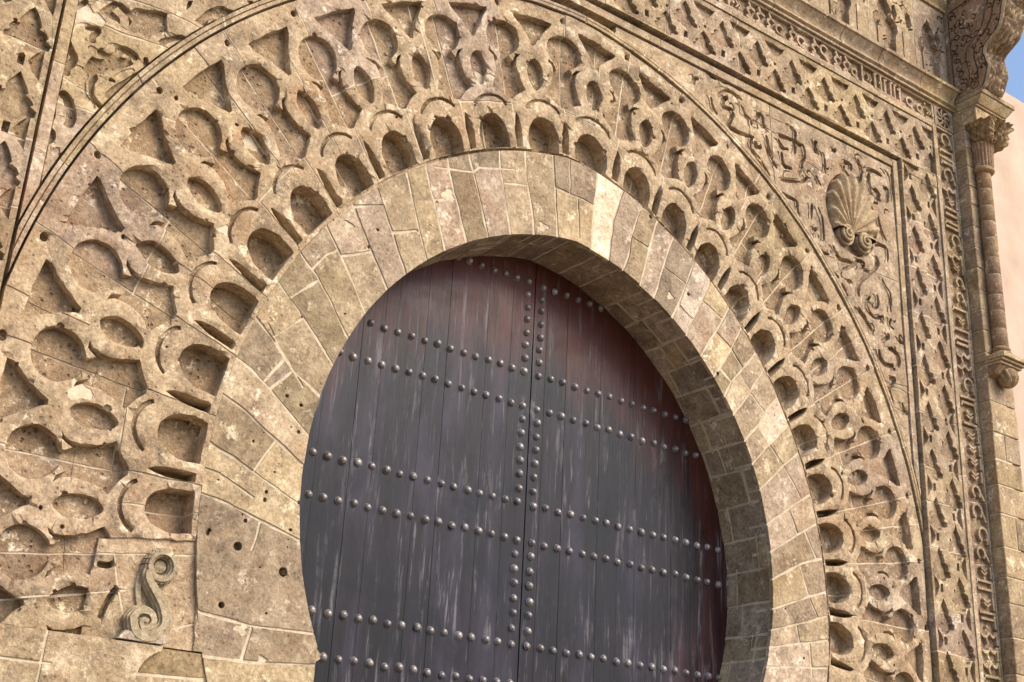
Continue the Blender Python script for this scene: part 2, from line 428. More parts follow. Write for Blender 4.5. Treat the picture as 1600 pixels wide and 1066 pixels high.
RING_JOINTS = [[(-2.14,-0.2),(-2.33,-0.15),(-2.54,-0.09),(-2.61,-0.08)],[(-1.91,-0.76),(-2.29,-0.77),(-2.61,-0.74),(-2.75,-0.69)],[(-2.32,-0.16),(-2.33,-0.25),(-2.35,-0.33)],[(-1.87,-0.94),(-2.19,-0.97),(-2.52,-0.98),(-2.78,-0.96)],[(-2.29,-0.77),(-2.32,-0.96)],[(-1.99,0.69),(-2.22,0.83),(-2.32,0.94),(-2.35,0.98)],[(-2.08,0.45),(-2.23,0.56),(-2.36,0.67),(-2.5,0.76),(-2.58,0.8)],[(-2.08,0.24),(-2.26,0.35),(-2.4,0.43),(-2.53,0.5),(-2.67,0.56)],[(-2.19,0.04),(-2.38,0.12),(-2.53,0.19),(-2.63,0.22),(-2.72,0.26)],[(-2.39,-0.02),(-2.62,0.08),(-2.75,0.1)],[(-2.32,0.84),(-2.39,0.73)],[(-2.25,0.8),(-2.34,0.69)],[(-2.33,0.27),(-2.4,0.14)],[(-2.23,0.84),(-2.32,0.94),(-2.39,1),(-2.51,1.1),(-2.55,1.14)],[(-1.93,0.92),(-2.06,1.06),(-2.2,1.21),(-2.3,1.3),(-2.36,1.35),(-2.44,1.43)],[(-2.4,1),(-2.22,1.17)],[(-2.29,1.32),(-2.21,1.4),(-2.14,1.47)],[(-1.85,1.13),(-1.94,1.26),(-2.05,1.41),(-2.14,1.52),(-2.22,1.59),(-2.31,1.68)],[(-1.74,1.34),(-1.86,1.53),(-1.98,1.71),(-2.11,1.89)],[(-2.16,1.57),(-2.08,1.69),(-2.01,1.74)],[(-1.96,1.72),(-1.79,1.8)],[(-1.58,1.54),(-1.69,1.72),(-1.8,1.89),(-1.92,2.09),(-1.94,2.12)],[(-1.92,2.1),(-1.75,2.17)],[(-1.46,1.7),(-1.59,1.97),(-1.75,2.28)],[(-1.59,2.02),(-1.4,2.1)],[(-1.3,1.86),(-1.39,2.08),(-1.52,2.45),(-1.55,2.53)],[(-1.6,2.01),(-1.4,2.1)],[(-1.16,1.98),(-1.26,2.27),(-1.34,2.47),(-1.4,2.65)],[(-0.99,2.11),(-1.08,2.38),(-1.13,2.49),(-1.2,2.7),(-1.22,2.77)],[(-1.33,2.36),(-1.12,2.45)],[(-0.81,2.23),(-0.89,2.47),(-0.96,2.67),(-0.98,2.72)],[(-1.18,2.67),(-0.98,2.72),(-0.93,2.78),(-0.74,2.84)],[(-0.62,2.33),(-0.68,2.6),(-0.74,2.83),(-0.76,3.02)],[(-0.71,2.73),(-0.49,2.79)],[(-0.4,2.4),(-0.43,2.6),(-0.48,2.8),(-0.52,3.06)],[(-0.18,2.48),(-0.22,2.84),(-0.26,3.17)],[(-0.08,2.9),(-0.1,3.21)],[(-0.23,2.87),(-0.04,2.87),(0.17,2.85)],[(0.03,2.53),(-0,2.86)],[(0.15,2.5),(0.17,2.85),(0.2,3.2)],[(0.33,2.46),(0.37,2.8),(0.46,3.08)],[(0.47,2.38),(0.54,2.57),(0.56,2.72),(0.65,2.99),(0.69,3.04)],[(0.56,2.71),(0.75,2.66)],[(0.66,2.33),(0.74,2.64),(0.81,2.9),(0.85,2.97)],[(0.81,2.26),(0.89,2.51),(0.97,2.75),(1.01,2.84)],[(0.92,2.55),(1.13,2.49)],[(1.03,2.2),(1.07,2.28),(1.25,2.71)],[(1.06,2.27),(1.23,2.19)],[(1.14,2),(1.25,2.22),(1.41,2.56)],[(1.35,2.38),(1.53,2.3)],[(1.31,1.89),(1.49,2.16),(1.65,2.42)],[(1.49,2.15),(1.65,2.07),(1.79,1.91)],[(1.43,1.72),(1.54,1.86),(1.65,2.03),(1.76,2.23)],[(1.53,1.84),(1.66,1.76)],[(1.56,1.58),(1.66,1.76),(1.77,1.88),(1.92,2.06)],[(1.77,1.84),(1.88,1.74)],[(1.66,1.46),(1.88,1.73),(2.05,1.98)],[(1.88,1.72),(2.04,1.59)],[(1.76,1.25),(1.97,1.47),(2.04,1.58),(2.21,1.78)],[(1.97,1.45),(2.09,1.31),(2.25,1.18)],[(1.85,1.08),(2.08,1.31),(2.36,1.58)],[(1.92,0.87),(2.24,1.17),(2.46,1.35)],[(2.25,1.17),(2.44,0.94)],[(2,0.62),(2.36,0.87),(2.6,1.02)],[(2.3,0.81),(2.38,0.65)],[(2.04,0.41),(2.64,0.77)],[(2.48,0.65),(2.58,0.49)],[(2.06,0.2),(2.42,0.39),(2.7,0.49)],[(2.41,0.35),(2.49,0.14),(2.59,-0.02)],[(2.06,-0.03),(2.6,0.17)],[(2.06,-0.19),(2.71,0.01)],[(2.34,-0.12),(2.37,-0.25)],[(2.02,-0.33),(2.71,-0.18)],[(2.49,-0.23),(2.49,-0.44),(2.49,-0.61)],[(1.99,-0.48),(2.72,-0.4)]]
RIGHT_LINES = [[(1.56,4.45),(1.59,4.5),(1.65,4.55),(1.73,4.57),(1.8,4.55),(1.86,4.53)],[(1.74,4.37),(1.71,4.38),(1.63,4.36),(1.61,4.39),(1.63,4.45),(1.68,4.49)],[(1.54,4.25),(1.5,4.29),(1.48,4.34),(1.47,4.41)],[(1.46,4.63),(1.53,4.63),(1.59,4.63)],[(1.61,4.63),(1.73,4.64)],[(1.74,4.37),(1.73,4.32),(1.7,4.25),(1.68,4.19),(1.76,4.18),(1.86,4.18),(2,4.2)],[(1.98,4.18),(1.96,4.16),(1.96,4.09),(2,4.04),(2.07,4)],[(1.84,4.48),(1.89,4.41),(1.96,4.37),(1.97,4.31)],[(2.03,4.39),(2.07,4.47),(2.11,4.47),(2.13,4.39),(2.16,4.36)],[(2.01,4.17),(2.03,4.12),(2.08,4.13),(2.08,4.16)],[(2.16,4.29),(2.17,4.21),(2.19,4.11),(2.24,4.06)],[(2.33,4.36),(2.43,4.37),(2.51,4.38),(2.54,4.34),(2.53,4.23)],[(2.31,4.31),(2.36,4.26),(2.39,4.24),(2.47,4.26)],[(2.36,4.19),(2.35,4.11)],[(2.48,4.52),(2.55,4.47),(2.55,4.4),(2.6,4.36),(2.65,4.37),(2.67,4.28),(2.67,4.22)],[(1.26,4.44),(1.26,4.48),(1.28,4.52),(1.32,4.52)],[(1.83,4.65),(1.9,4.63)],[(2.18,4.2),(2.21,4.09),(2.29,3.99)],[(2.65,4.36),(2.67,4.29),(2.66,4.23),(2.63,4.18),(2.62,4.09),(2.57,4.04)],[(2.36,4.17),(2.36,4.1),(2.4,4.06),(2.49,4.06)],[(2.84,4.5),(2.82,4.44),(2.84,4.39),(2.89,4.37)],[(2.92,4.41),(2.95,4.38),(2.95,4.3),(2.95,4.19)],[(2.82,4.12),(2.83,4.08),(2.88,4.03)],[(2.35,3.9),(2.52,3.94),(2.63,3.98),(2.7,4.06)],[(2.08,3.99),(2.13,3.92),(2.19,3.87)],[(2.31,3.76),(2.41,3.75),(2.52,3.74),(2.54,3.68),(2.56,3.58)],[(2.74,3.79),(2.73,3.65)],[(2.82,3.78),(2.86,3.71)],[(3.24,4.41),(3.29,4.43),(3.33,4.41),(3.32,4.35)],[(3.23,4.38),(3.25,4.32),(3.33,4.28),(3.45,4.33)],[(3.45,4.53),(3.45,4.49),(3.49,4.45),(3.47,4.33),(3.43,4.25)],[(3.57,4.45),(3.69,4.49),(3.79,4.47)],[(3.6,4.44),(3.59,4.33),(3.62,4.24),(3.62,4.15),(3.7,4.13)],[(3.83,4.57),(3.9,4.53)],[(3.94,4.55),(3.95,4.46),(3.95,4.33),(3.97,4.24)],[(3.66,4.29),(3.73,4.25),(3.71,4.19),(3.76,4.18)],[(3.81,4.34),(3.88,4.36),(3.87,4.26),(3.82,4.19)],[(3.1,4.52),(3.11,4.5),(3.07,4.47)],[(2.73,3.71),(2.73,3.62)],[(2.86,3.72),(2.88,3.62),(2.88,3.48),(2.87,3.46)],[(2.81,3.55),(2.76,3.53),(2.72,3.46),(2.75,3.38),(2.83,3.34),(2.95,3.34)],[(3,3.45),(3.05,3.39),(3.11,3.35),(3.18,3.35),(3.29,3.37)],[(3.12,3.24),(3.26,3.32),(3.36,3.41),(3.43,3.4),(3.4,3.34)],[(2.92,3.17),(3.01,3.16),(3.07,3.14)],[(3.19,3.17),(3.28,3.14)],[(3.62,3.55),(3.65,3.49),(3.59,3.39),(3.47,3.29),(3.37,3.19),(3.33,3.11),(3.33,3.03)],[(3.43,3.33),(3.57,3.37)],[(3.63,3.66),(3.71,3.69),(3.8,3.67),(3.79,3.52)],[(3.69,3.33),(3.74,3.27),(3.8,3.2),(3.81,3.08)],[(3.68,4.03),(3.71,3.91),(3.75,3.83),(3.8,3.76)],[(3.1,3.1),(3.15,3.02),(3.17,2.97)],[(2.82,3.5),(2.82,3.46)],[(2.98,3.39),(2.99,3.37)],[(3.6,3.14),(3.62,3.08),(3.6,3.01),(3.55,2.99),(3.54,3.04)],[(3.51,3.09),(3.46,3.03),(3.45,2.97),(3.49,2.91),(3.58,2.89),(3.67,2.94)],[(3.31,2.92),(3.42,2.83),(3.5,2.72)],[(3.79,2.95),(3.76,2.88),(3.82,2.84)],[(3.64,2.65),(3.67,2.7),(3.73,2.74),(3.72,2.78)],[(3.58,2.58),(3.6,2.5),(3.67,2.45),(3.76,2.46),(3.77,2.41)],[(3.72,2.63),(3.81,2.62),(3.87,2.56),(3.84,2.46)],[(3.5,2.56),(3.5,2.46),(3.55,2.35),(3.62,2.26)],[(3.71,2.32),(3.78,2.34),(3.74,2.26),(3.7,2.21),(3.71,2.11),(3.72,2.02),(3.76,1.91),(3.78,1.8)],[(3.86,2.13),(3.89,2.06),(3.94,2.03)],[(3.88,2.79),(3.91,2.74),(3.96,2.74)],[(3.15,2.92),(3.24,2.81),(3.34,2.69),(3.4,2.57)],[(3.79,3.2),(3.79,3.01)],[(3.67,2.93),(3.68,2.86)]]
LEFT_LINES = [[(-3.99,2.73),(-4,2.65),(-3.98,2.55),(-3.94,2.47),(-3.9,2.42),(-3.91,2.37),(-3.93,2.33),(-3.92,2.28)],[(-3.87,2.65),(-3.79,2.67),(-3.82,2.6),(-3.81,2.56)],[(-3.77,2.54),(-3.72,2.52),(-3.66,2.54),(-3.63,2.6),(-3.57,2.6),(-3.52,2.58)],[(-3.83,2.38),(-3.76,2.35),(-3.77,2.29),(-3.75,2.21),(-3.71,2.17),(-3.66,2.14)],[(-3.67,2.24),(-3.63,2.31),(-3.56,2.4),(-3.47,2.51)],[(-3.63,2.18),(-3.55,2.31),(-3.44,2.48)],[(-3.94,2.16),(-3.89,2.14),(-3.85,2.07),(-3.84,2),(-3.86,1.95)],[(-3.71,2.91),(-3.65,2.88),(-3.59,2.84),(-3.58,2.78),(-3.59,2.75)],[(-3.41,2.75),(-3.33,2.82),(-3.25,2.86)],[(-3.8,2.78),(-3.75,2.86),(-3.71,2.91)],[(-3.89,2.84),(-3.95,2.76),(-3.98,2.7)],[(-3.67,2.37),(-3.63,2.37)],[(-3.95,1.91),(-3.93,1.85),(-3.98,1.77),(-3.99,1.68),(-3.98,1.58)],[(-3.82,1.81),(-3.85,1.71),(-3.9,1.59)],[(-3.98,1.5),(-3.98,1.46),(-3.98,1.42)],[(-3.48,2.61),(-3.46,2.57),(-3.41,2.56)]]
LEFT_POCKETS = [[(-3.6,2.93),(-3.39,2.98),(-3.39,2.91),(-3.37,2.86),(-3.33,2.83),(-3.41,2.75),(-3.47,2.76),(-3.56,2.76),(-3.58,2.82),(-3.63,2.88)],[(-3.21,3.01),(-3.15,3.12),(-3.08,3.19),(-3.04,3.21),(-2.91,3.2),(-3.03,3.07),(-3.06,3.04),(-3.05,3.08),(-3.09,3.1),(-3.12,3.07),(-3.12,3.03),(-3.11,2.99),(-3.16,3)],[(-3.28,3.06),(-3.28,3.11),(-3.27,3.14),(-3.24,3.15),(-3.25,3.11)],[(-2.88,3.33),(-2.85,3.3),(-2.8,3.29),(-2.79,3.31),(-2.83,3.33),(-2.84,3.35)],[(-3.83,2.39),(-3.8,2.47),(-3.76,2.53),(-3.72,2.52),(-3.67,2.54),(-3.63,2.6),(-3.58,2.6),(-3.52,2.58),(-3.55,2.52),(-3.59,2.48),(-3.67,2.45),(-3.72,2.39),(-3.77,2.37)],[(-3.94,2.17),(-3.89,2.14),(-3.85,2.07),(-3.84,2),(-3.86,1.95),(-3.94,1.96),(-3.99,2.03),(-3.99,2.1)],[(-3.88,1.76),(-3.82,1.81),(-3.86,1.7),(-3.89,1.59),(-3.91,1.64),(-3.88,1.73)],[(-3.55,2.34),(-3.44,2.49),(-3.48,2.5),(-3.63,2.3),(-3.66,2.23),(-3.65,2.19)],[(-3.79,2.78),(-3.76,2.84),(-3.71,2.9),(-3.64,2.87),(-3.59,2.81),(-3.59,2.75),(-3.64,2.74),(-3.69,2.77)]]
LEFT_JOINTS = [[(-4.01,2.69),(-3.79,2.71),(-3.61,2.71),(-3.4,2.73),(-3.28,2.72)],[(-3.74,2.95),(-3.61,2.97),(-3.37,2.99),(-3.14,2.97)],[(-4,2.11),(-3.91,2.1),(-3.7,2.09),(-3.64,2.06)],[(-4.01,2.56),(-4.01,2.69)],[(-3.99,2.28),(-3.91,2.25),(-3.77,2.21)]]
RIGHT_JOINTS = [[(1.81,4.47),(1.83,4.39),(1.93,4.36),(1.94,4.26),(1.93,4.17)],[(1.97,4.37),(2.11,4.36),(2.16,4.34)],[(2.67,4.21),(2.82,4.19),(2.96,4.18)],[(2.01,4.38),(2.16,4.36),(2.23,4.35)],[(2.85,3.31),(3.02,3.32),(3.26,3.34)],[(3.54,3.35),(3.71,3.36),(3.88,3.36)],[(3.7,2.24),(3.85,2.25),(3.98,2.23)],[(3.72,2.04),(3.97,2.05)],[(2.18,4.5),(2.37,4.5),(2.46,4.51)]]
PANEL_SLITS = [[(-3.1,-0.67),(-3.14,-0.75),(-3.17,-0.85)],[(-3.08,-0.12),(-3.12,-0.24),(-3.11,-0.35),(-3.08,-0.44)],[(-3.23,-0.56),(-3.17,-0.56),(-3.14,-0.54)],[(-3.12,0.25),(-3.12,0.17),(-3.09,0.07)]]
SERPENT = [(-2.96,-0.56),(-2.95,-0.61),(-2.89,-0.69),(-2.84,-0.76),(-2.82,-0.84),(-2.86,-0.9),(-2.92,-0.92),(-2.98,-0.9),(-3.01,-0.83),(-2.98,-0.79),(-2.92,-0.79),(-2.89,-0.83),(-2.91,-0.87),(-2.94,-0.88),(-2.96,-0.85),(-2.94,-0.83),(-2.92,-0.85)]

# ------------------------------------------------------------------ setting: ground
g = mesh_obj('ground', [(-300, -300, GROUND), (300, -300, GROUND), (300, 300, GROUND), (-300, 300, GROUND)], [(0, 1, 2, 3)], 'ground'); tag(g, kind='structure')

gate = empty('stone_gateway', (0, 0, GROUND))
tag(gate, 'carved sandstone gateway with a horseshoe arch, interlaced bands and friezes around a dark door', 'gateway')

# wall body behind the carved faces, open at the arch
FOOT = 114.1                                   # where the curve meets the upright jambs
hole = [(-1.9, GROUND-.5)]+[inner_pt(a, .05) for a in frange(-FOOT, FOOT, 90)]+[(1.9, GROUND-.5)]
core, _ = relief('wall_core', rect(-7.5, GROUND, 5.1, 9.), [(hole, VOID, 5)], [], gate, 'core_stone', 'core', base=.32, back=.5, grid=0, skirt=.17, uneven=0, amp=0)

# ---------------- ring of voussoirs round the opening
dom = [(-1.857, GROUND+.02)]+[inner_pt(a) for a in frange(-FOOT, FOOT, 110)]+[(1.857, GROUND+.02), (2.45, GROUND+.02)]+[ring_pt(a, -.012) for a in frange(119, -119, 120)]+[(-2.45, GROUND+.02)]
pits = []
for _ in range(34):
    a = random.gauss(-88, 14) if _ > 14 else random.uniform(-110, 110)
    t = random.random()
    if abs(a) > 112: continue
    x, z = pol(a, curve_r('inner', a)*(1-t)+curve_r('ring', a)*t); r = random.choice((.006, .008, .01, .013)) if _ > 14 else random.choice((.01, .014, .018))
    pits.append((circle(x, z, r, 7, r*random.uniform(.7, 1.3)), .035, 2))
for x, z, r in ((-2.44, -.33, .028), (-2.13, -.43, .03), (-2.49, -.68, .02)): pits.append((circle(x, z, r, 9), .07, 3))
low = []
for s in (1,):
    for z in (-.95, -1.3, -1.7, -2.1, -2.5, -2.9, -3.3): low.append([(1.6*s, z), (2.9*s, z-.02)])
for z in (-1.7, -2.1, -2.5, -2.9, -3.3): low.append([(-2.9, z), (-1.6, z-.01)])
low += [[(-1.7, -1.25), (-2.9, -1.2)], [(-2.6, -.92), (-2.62, -1.3)]]
WHITE = (1.95, 2.05, 2.25)
tints = [([(0.19, 3.18), (0.46, 3.08), (0.34, 2.47), (0.14, 2.5)], WHITE), ([(1.23, 2.68), (1.42, 2.54), (1.24, 2.2), (1.05, 2.27)], (1.7, 1.78, 1.9)), ([(2.19, 1.74), (2.34, 1.56), (2.09, 1.33), (1.97, 1.46)], (1.5, 1.52, 1.55)), ([(1.47, 2.15), (1.65, 2.05), (1.44, 1.73), (1.31, 1.88)], (1.45, 1.45, 1.45)), ([(1.77, 1.83), (1.88, 1.74), (1.66, 1.46), (1.56, 1.58)], (1.4, 1.43, 1.45))]
ringbed, vous = relief('arch_ring', dom, pits, RING_JOINTS+low, gate, 'voussoir', 'smooth', amp=.005, uneven=.005, jd=.004, skirt=.03, jw=.018, wear=.004, grid=.06, snap=True, jext=(.012, .14), patches=[(-1.178, 2.46, .045), (-.32, 2.5, .035), (.98, 2.32, .03), (-1.95, 1.95, .03), (-2.35, -.8, .03), (-2.2, -.95, .025)], tint=tints)
ringbed['label'] = 'broad horseshoe ring of plain tan voussoirs round the door'

# ---------------- underside of the arch
prof = [(-1.857, z) for z in frange(GROUND+.02, -.86, 12)]+[inner_pt(a) for a in frange(-FOOT, FOOT, 400)]+[(1.857, z) for z in frange(-.86, GROUND+.02, 12)]
cum = [0.]
for p, q in zip(prof, prof[1:]): cum.append(cum[-1]+math.hypot(q[0]-p[0], q[1]-p[1]))
TOT = cum[-1]
import bisect
def soff(u, v, d):
    u = min(max(u, 0), TOT-1e-6); i = max(0, min(bisect.bisect_right(cum, u)-1, len(prof)-2)); t = (u-cum[i])/(cum[i+1]-cum[i])
    p, q = prof[i], prof[i+1]; dx, dz = q[0]-p[0], q[1]-p[1]; L = math.hypot(dx, dz)
    return (p[0]+dx*t-dz/L*d, v, p[1]+dz*t+dx/L*d)
sj = []; u = .12; k = 0
while u < TOT:
    sj.append([(u, 0), (u+random.uniform(-.015, .015), .53)])
    h = random.uniform(.2, .3)
    if abs(u+h/2-TOT/2) > .6:
        v = (.13, .36, .3, .16, .4)[k % 5]+random.uniform(-.03, .03); sj.append([(u, v), (u+h, v+random.uniform(-.01, .01))])
        if k % 4 == 1: sj.append([(u, v+.17), (u+h, v+.17)])
    u += h; k += 1
sofbed, _ = relief('arch_soffit', rect(0, .03, TOT, .53), [], sj, gate, 'soffit_stone', 'smooth', mapf=soff, back=.1, amp=.005, uneven=.006, skirt=.03, jw=.02, grid=.08)
sofbed['label'] = 'shaded underside of the arch built of grey-brown stone courses'

# ---------------- interlaced carved band with its lobed inner edge
BIG = [-107.2, -98.9, -90.4, -81.4, -72.2, -63, -53.9, -45, -36.5, -28, -19.4, -11.1, -2.5, 6.6, 15, 23, 31, 39.2, 47.3, 55.7, 64.1, 72.4, 80.6, 88.9, 97.2]
def band_pt(a, din):
    if din > .97:
        t = (din-.97)/(1.385-.97); w = curve_r('outer', a)-curve_r('ring', a)-.97; din = .97+t*max(w, .2)
    return ring_pt(a, din)
feats = []
DISC, POCKET, LOBE, DART, SLIT = .072, .06, .14, .16, .035
def cellpoly(k, pts, f): return [band_pt(BIG[k]+a*f, d) for a, d in pts]
for k, b in enumerate(BIG):
    per = ((BIG[k+1]-b) if k+1 < len(BIG) else b-BIG[k-1]); prv = (b-BIG[k-1]) if k else per
    f = (per+prv)/2/9.15
    # round disc, open towards the arch by a short neck
    pts = []
    for i in range(34):
        t = 2*PI*i/34; a = 2.52*math.sin(t); d = .97+.162*math.cos(t)
        pts.append((a, d))
    dd = DISC+random.uniform(-.016, .014)
    feats.append((rough(cellpoly(k, pts, f), .03, .003), dd, 1))
    neck = [(-.72, .84), (-.75, .80), (-1.14, .765), (-1.7, .72), (1.7, .72), (1.14, .765), (.75, .80), (.72, .84)]
    feats.append((cellpoly(k, neck, f), dd, 1))
    half = [(2.42, .836), (1.87, .797), (1.68, .745), (1.71, .686), (1.98, .627), (2.4, .575), (2.85, .525), (2.08, .5), (1.21, .467), (.4, .43)]
    ypts = [(1.14, .765), (1.35, .79), (1.75, .825)]+half
    full = ypts+[(-a, d) for a, d in ypts[::-1]]
    feats.append((rough(cellpoly(k, full, f), .03, .003), dd-.004, 1))
    # drill hole at the border
    x, z = band_pt(b-.3*f, 1.305); r = random.uniform(.026, .036)
    feats.append((circle(x, z, r*.8, 10, r), .06, 1))
    # dart between the lobes
    sh = .85 if b < -5 else .3 if b < 12 else 0.
    dart = [(-.12, .325), (.35, .28), (.62, .2), (.66, .1), (.6, .03), (-.6, .03), (-.66, .1), (-.62, .2), (-.35, .28)]
    feats.append(([ring_pt(b+sh*f+a*f, d) for a, d in dart], DART, 2))
    if k+1 >= len(BIG): continue
    m = (b+BIG[k+1])/2; fm = per/9.15
    alm = [(0, .826), (.62, .8), (1.12, .745), (1.3, .685), (1.12, .62), (.62, .562), (0, .536), (-.62, .562), (-1.12, .62), (-1.3, .685), (-1.12, .745), (-.62, .8)]
    if random.random() < .85 or b < 20:
        feats.append((rough([band_pt(m+a*fm, d) for a, d in smooth_line(alm+[alm[0]], 3)[:-1]], .03, .003), DISC-.006+random.uniform(-.01, .01), 1))
    tri = [(-2.72, 1.238), (0, 1.246), (2.72, 1.238), (2.62, 1.2), (1.85, 1.13), (1.12, 1.05), (.55, .985), (.25, .945), (-.25, .945), (-.55, .985), (-1.12, 1.05), (-1.85, 1.13), (-2.62, 1.2)]
    tdep = DISC+.008
    if b > 8:
        def tdep(x, z, _m=m):
            rr = math.hypot(x, z)-curve_r('ring', max(-120, min(120, math.degrees(math.atan2(x, z))))); return .01+.07*max(0, min(1, (rr-.98)/.22))
    feats.append((rough([band_pt(m+a*fm, d) for a, d in tri], .035, .003), tdep, 1))
    sl = [ring_pt(m+(sh+a)*fm, d) for a, d in smooth_line([(-2.9, .365), (-2.2, .41), (-1, .445), (0, .452), (1, .447), (2.2, .415), (2.9, .37)], 3)]
    for q in stroke(sl, .027, taper=.8): feats.append((q, SLIT, 1))
    lobe = [(-2.75, .02), (-2.85, .1), (-2.65, .18), (-1.95, .255), (-1, .298), (0, .31), (1, .298), (1.95, .255), (2.65, .18), (2.85, .1), (2.75, .02)]
    lobp = [ring_pt(m+(sh+a)*fm, d) for a, d in smooth_line(lobe, 3)]
    feats.append((rough(lobp, .03, .003), LOBE+random.uniform(-.015, .015), 2))
    # tool holes and losses
    for _ in range(3):
        x, z = band_pt(m+random.uniform(-4, 4), random.uniform(.38, 1.25)); r = random.uniform(.008, .017)
        feats.append((circle(x, z, r, 7, r*random.uniform(.7, 1.4)), .045, 2))
# broken lips along the sinkings
for poly, d, pr in [f_ for f_ in feats if len(f_[0]) > 18]:
    for _ in range(random.choice((0, 1, 2, 3))):
        x, z = random.choice(poly); r = random.uniform(.012, .032); ph = random.uniform(0, 6)
        feats.append(([(x+r*random.uniform(.6, 1.25)*math.cos(ph+2*PI*i/8), z+r*random.uniform(.5, 1.1)*math.sin(ph+2*PI*i/8)) for i in range(8)], random.uniform(.012, .035), .9))
# groove against the ring of voussoirs
for a0, a1, w, dp in ((-55, -25, .012, .02), (-25, 121, .016, .05)):
    feats.append(([ring_pt(a, -.04) for a in frange(a0, a1, 50)]+[ring_pt(a, w) for a in frange(a1, a0, 50)], dp, 3))
feats.append((rect(-9, -9, 0, -.955), VOID, 9)); feats.append((rect(4.012, -9, 9, 9), VOID, 9)); feats.append((rect(-9, -9, -4.012, 9), VOID, 9)); feats.append((rect(0, -9, 9, -1.35), VOID, 9))
# flat panel with the scroll, below left
feats.append((rough([(-3.238, -.424), (-3.26, -.7), (-3.248, -1.2), (-2.6, -1.2), (-2.66, -.34), (-2.95, -.37)], .05, .006), .024, 2.5))
for s in PANEL_SLITS[:1]+PANEL_SLITS[2:3]:
    for q in stroke(smooth_line(s, 4), .035, taper=.7): feats.append((q, .1, 6))
dom = [ring_pt(a, -.0115 if a < -55 else -.03) for a in frange(-123, 112, 150)]+[outer_pt(a, -.004) for a in frange(112, -123, 170)]
bj = []
for k, b in enumerate(BIG):
    o = random.uniform(-.5, .5)
    bj.append([band_pt(b+o*(d-.6), d) for d in frange(0, 1.4, 14)])
    if k+1 < len(BIG):
        m = (b+BIG[k+1])/2; d0 = random.choice((.4, .5, .62, .7, .88, 1.02)); d1 = d0+random.uniform(-.06, .06)
        if k % 2 == 0: bj.append([band_pt(b+(BIG[k+1]-b)*t, d0+(d1-d0)*t) for t in frange(0, 1, 6)])
        mo = m+random.uniform(-1.5, 1.5)
        if k % 3 == 0: bj.append([band_pt(mo, d) for d in frange(d0, 1.4, 8)])
        if k % 3 == 1: bj.append([band_pt(m+.8, d) for d in frange(0, d0, 6)])
bandt = []
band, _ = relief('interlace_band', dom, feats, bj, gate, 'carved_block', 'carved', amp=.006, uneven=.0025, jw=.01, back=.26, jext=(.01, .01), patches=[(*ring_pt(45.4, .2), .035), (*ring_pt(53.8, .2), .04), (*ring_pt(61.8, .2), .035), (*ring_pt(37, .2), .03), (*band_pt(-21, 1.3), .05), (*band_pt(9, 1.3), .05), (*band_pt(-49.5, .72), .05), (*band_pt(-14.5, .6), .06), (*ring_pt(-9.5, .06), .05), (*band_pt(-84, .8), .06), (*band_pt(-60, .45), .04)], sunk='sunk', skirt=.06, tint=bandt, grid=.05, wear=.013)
band['label'] = 'wide arched band of interlaced straps, round sinkings and scalloped lobes'

# ---------------- raised border round the band
dom = [outer_pt(a, .012) for a in frange(-100, 100, 130)]+[outer_pt(a, .07) for a in frange(100, -100, 130)]
bl = [[outer_pt(a+random.uniform(-1, 1), -.02), outer_pt(a, .1)] for a in range(-88, 92, 11)]
cut = [(rect(4.012, -9, 9, 9), VOID, 9), (rect(-9, -9, -4.012, 9), VOID, 9), ([outer_pt(a, .037) for a in frange(-101, 101, 130)]+[outer_pt(a, .045) for a in frange(101, -101, 130)], .012, 1)]
border, _ = relief('arch_border', dom, cut, bl, gate, 'border_stone', 'carved', base=-.012, jw=.012, skirt=.1, grid=0)

# ---------------- spandrels
circ = [outer_pt(a, .084) for a in frange(-112, 112, 160)]
def spandrel(x0, x1, lines, pockets, joints, extra, w, patches=()):
    f = [(circ, VOID, 9)]
    for l in lines:
        sl_ = smooth_line(l, 5)
        for q in stroke(sl_, w*random.uniform(.8, 1.25), taper=.45): f.append((q, .045, 3))
        for q in stroke([(x-w*1.5, z-w*.3) for x, z in sl_], w*1.4, taper=.3): f.append((q, .014, 2))
    for p in pockets: f.append((rough(p, .04, .004), .045, 1))
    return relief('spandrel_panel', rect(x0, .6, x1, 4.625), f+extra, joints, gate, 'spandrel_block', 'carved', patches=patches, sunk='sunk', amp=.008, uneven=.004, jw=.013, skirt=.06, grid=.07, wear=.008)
shell_hole = [(3.3+.36*math.cos(t), 3.87+.43*math.sin(t)) for t in frange(0, 2*PI, 30)[:-1]]
ex = [(rough(shell_hole, .05, .006), .05, 1)]
# leafy modelling between the drawn lines
rs = random.Random(3)
for _ in range(110):
    x, z = rs.uniform(.7, 3.9), rs.uniform(1.2, 4.55)
    if math.hypot(x+.23, z-.217) < 4.46 or math.hypot((x-3.3)/.36, (z-3.87)/.43) < 1.15: continue
    t = rs.uniform(0, 6.28); r = rs.uniform(.035, .1)
    l = [(x+r*(1-i/9)*math.cos(t+i*.45), z+r*(1-i/9)*math.sin(t+i*.45)) for i in range(8)]
    for q in stroke(l, .02, taper=.4, step=.03): ex.append((q, .026, 1))
sp_r, _ = spandrel(.35, 3.94, RIGHT_LINES, [], RIGHT_JOINTS+[[(3.94, 1.6), (3.4, 1.65)], [(3.94, 2.3), (3.3, 2.25)], [(2.2, 4.62), (2.25, 3.7)]], ex, .038, [(2.72, 3.98, .03), (2.62, 4.1, .03)])
sp_r['label'] = 'corner panel of curling stems beside the shell, right of the arch'
mir = [[(-x, z) for x, z in l] for l in RIGHT_LINES if min(p[1] for p in l) > 3.45]
exl = [([(-x, z) for x, z in shell_hole], .05, 1)]
for p in LEFT_POCKETS: pass
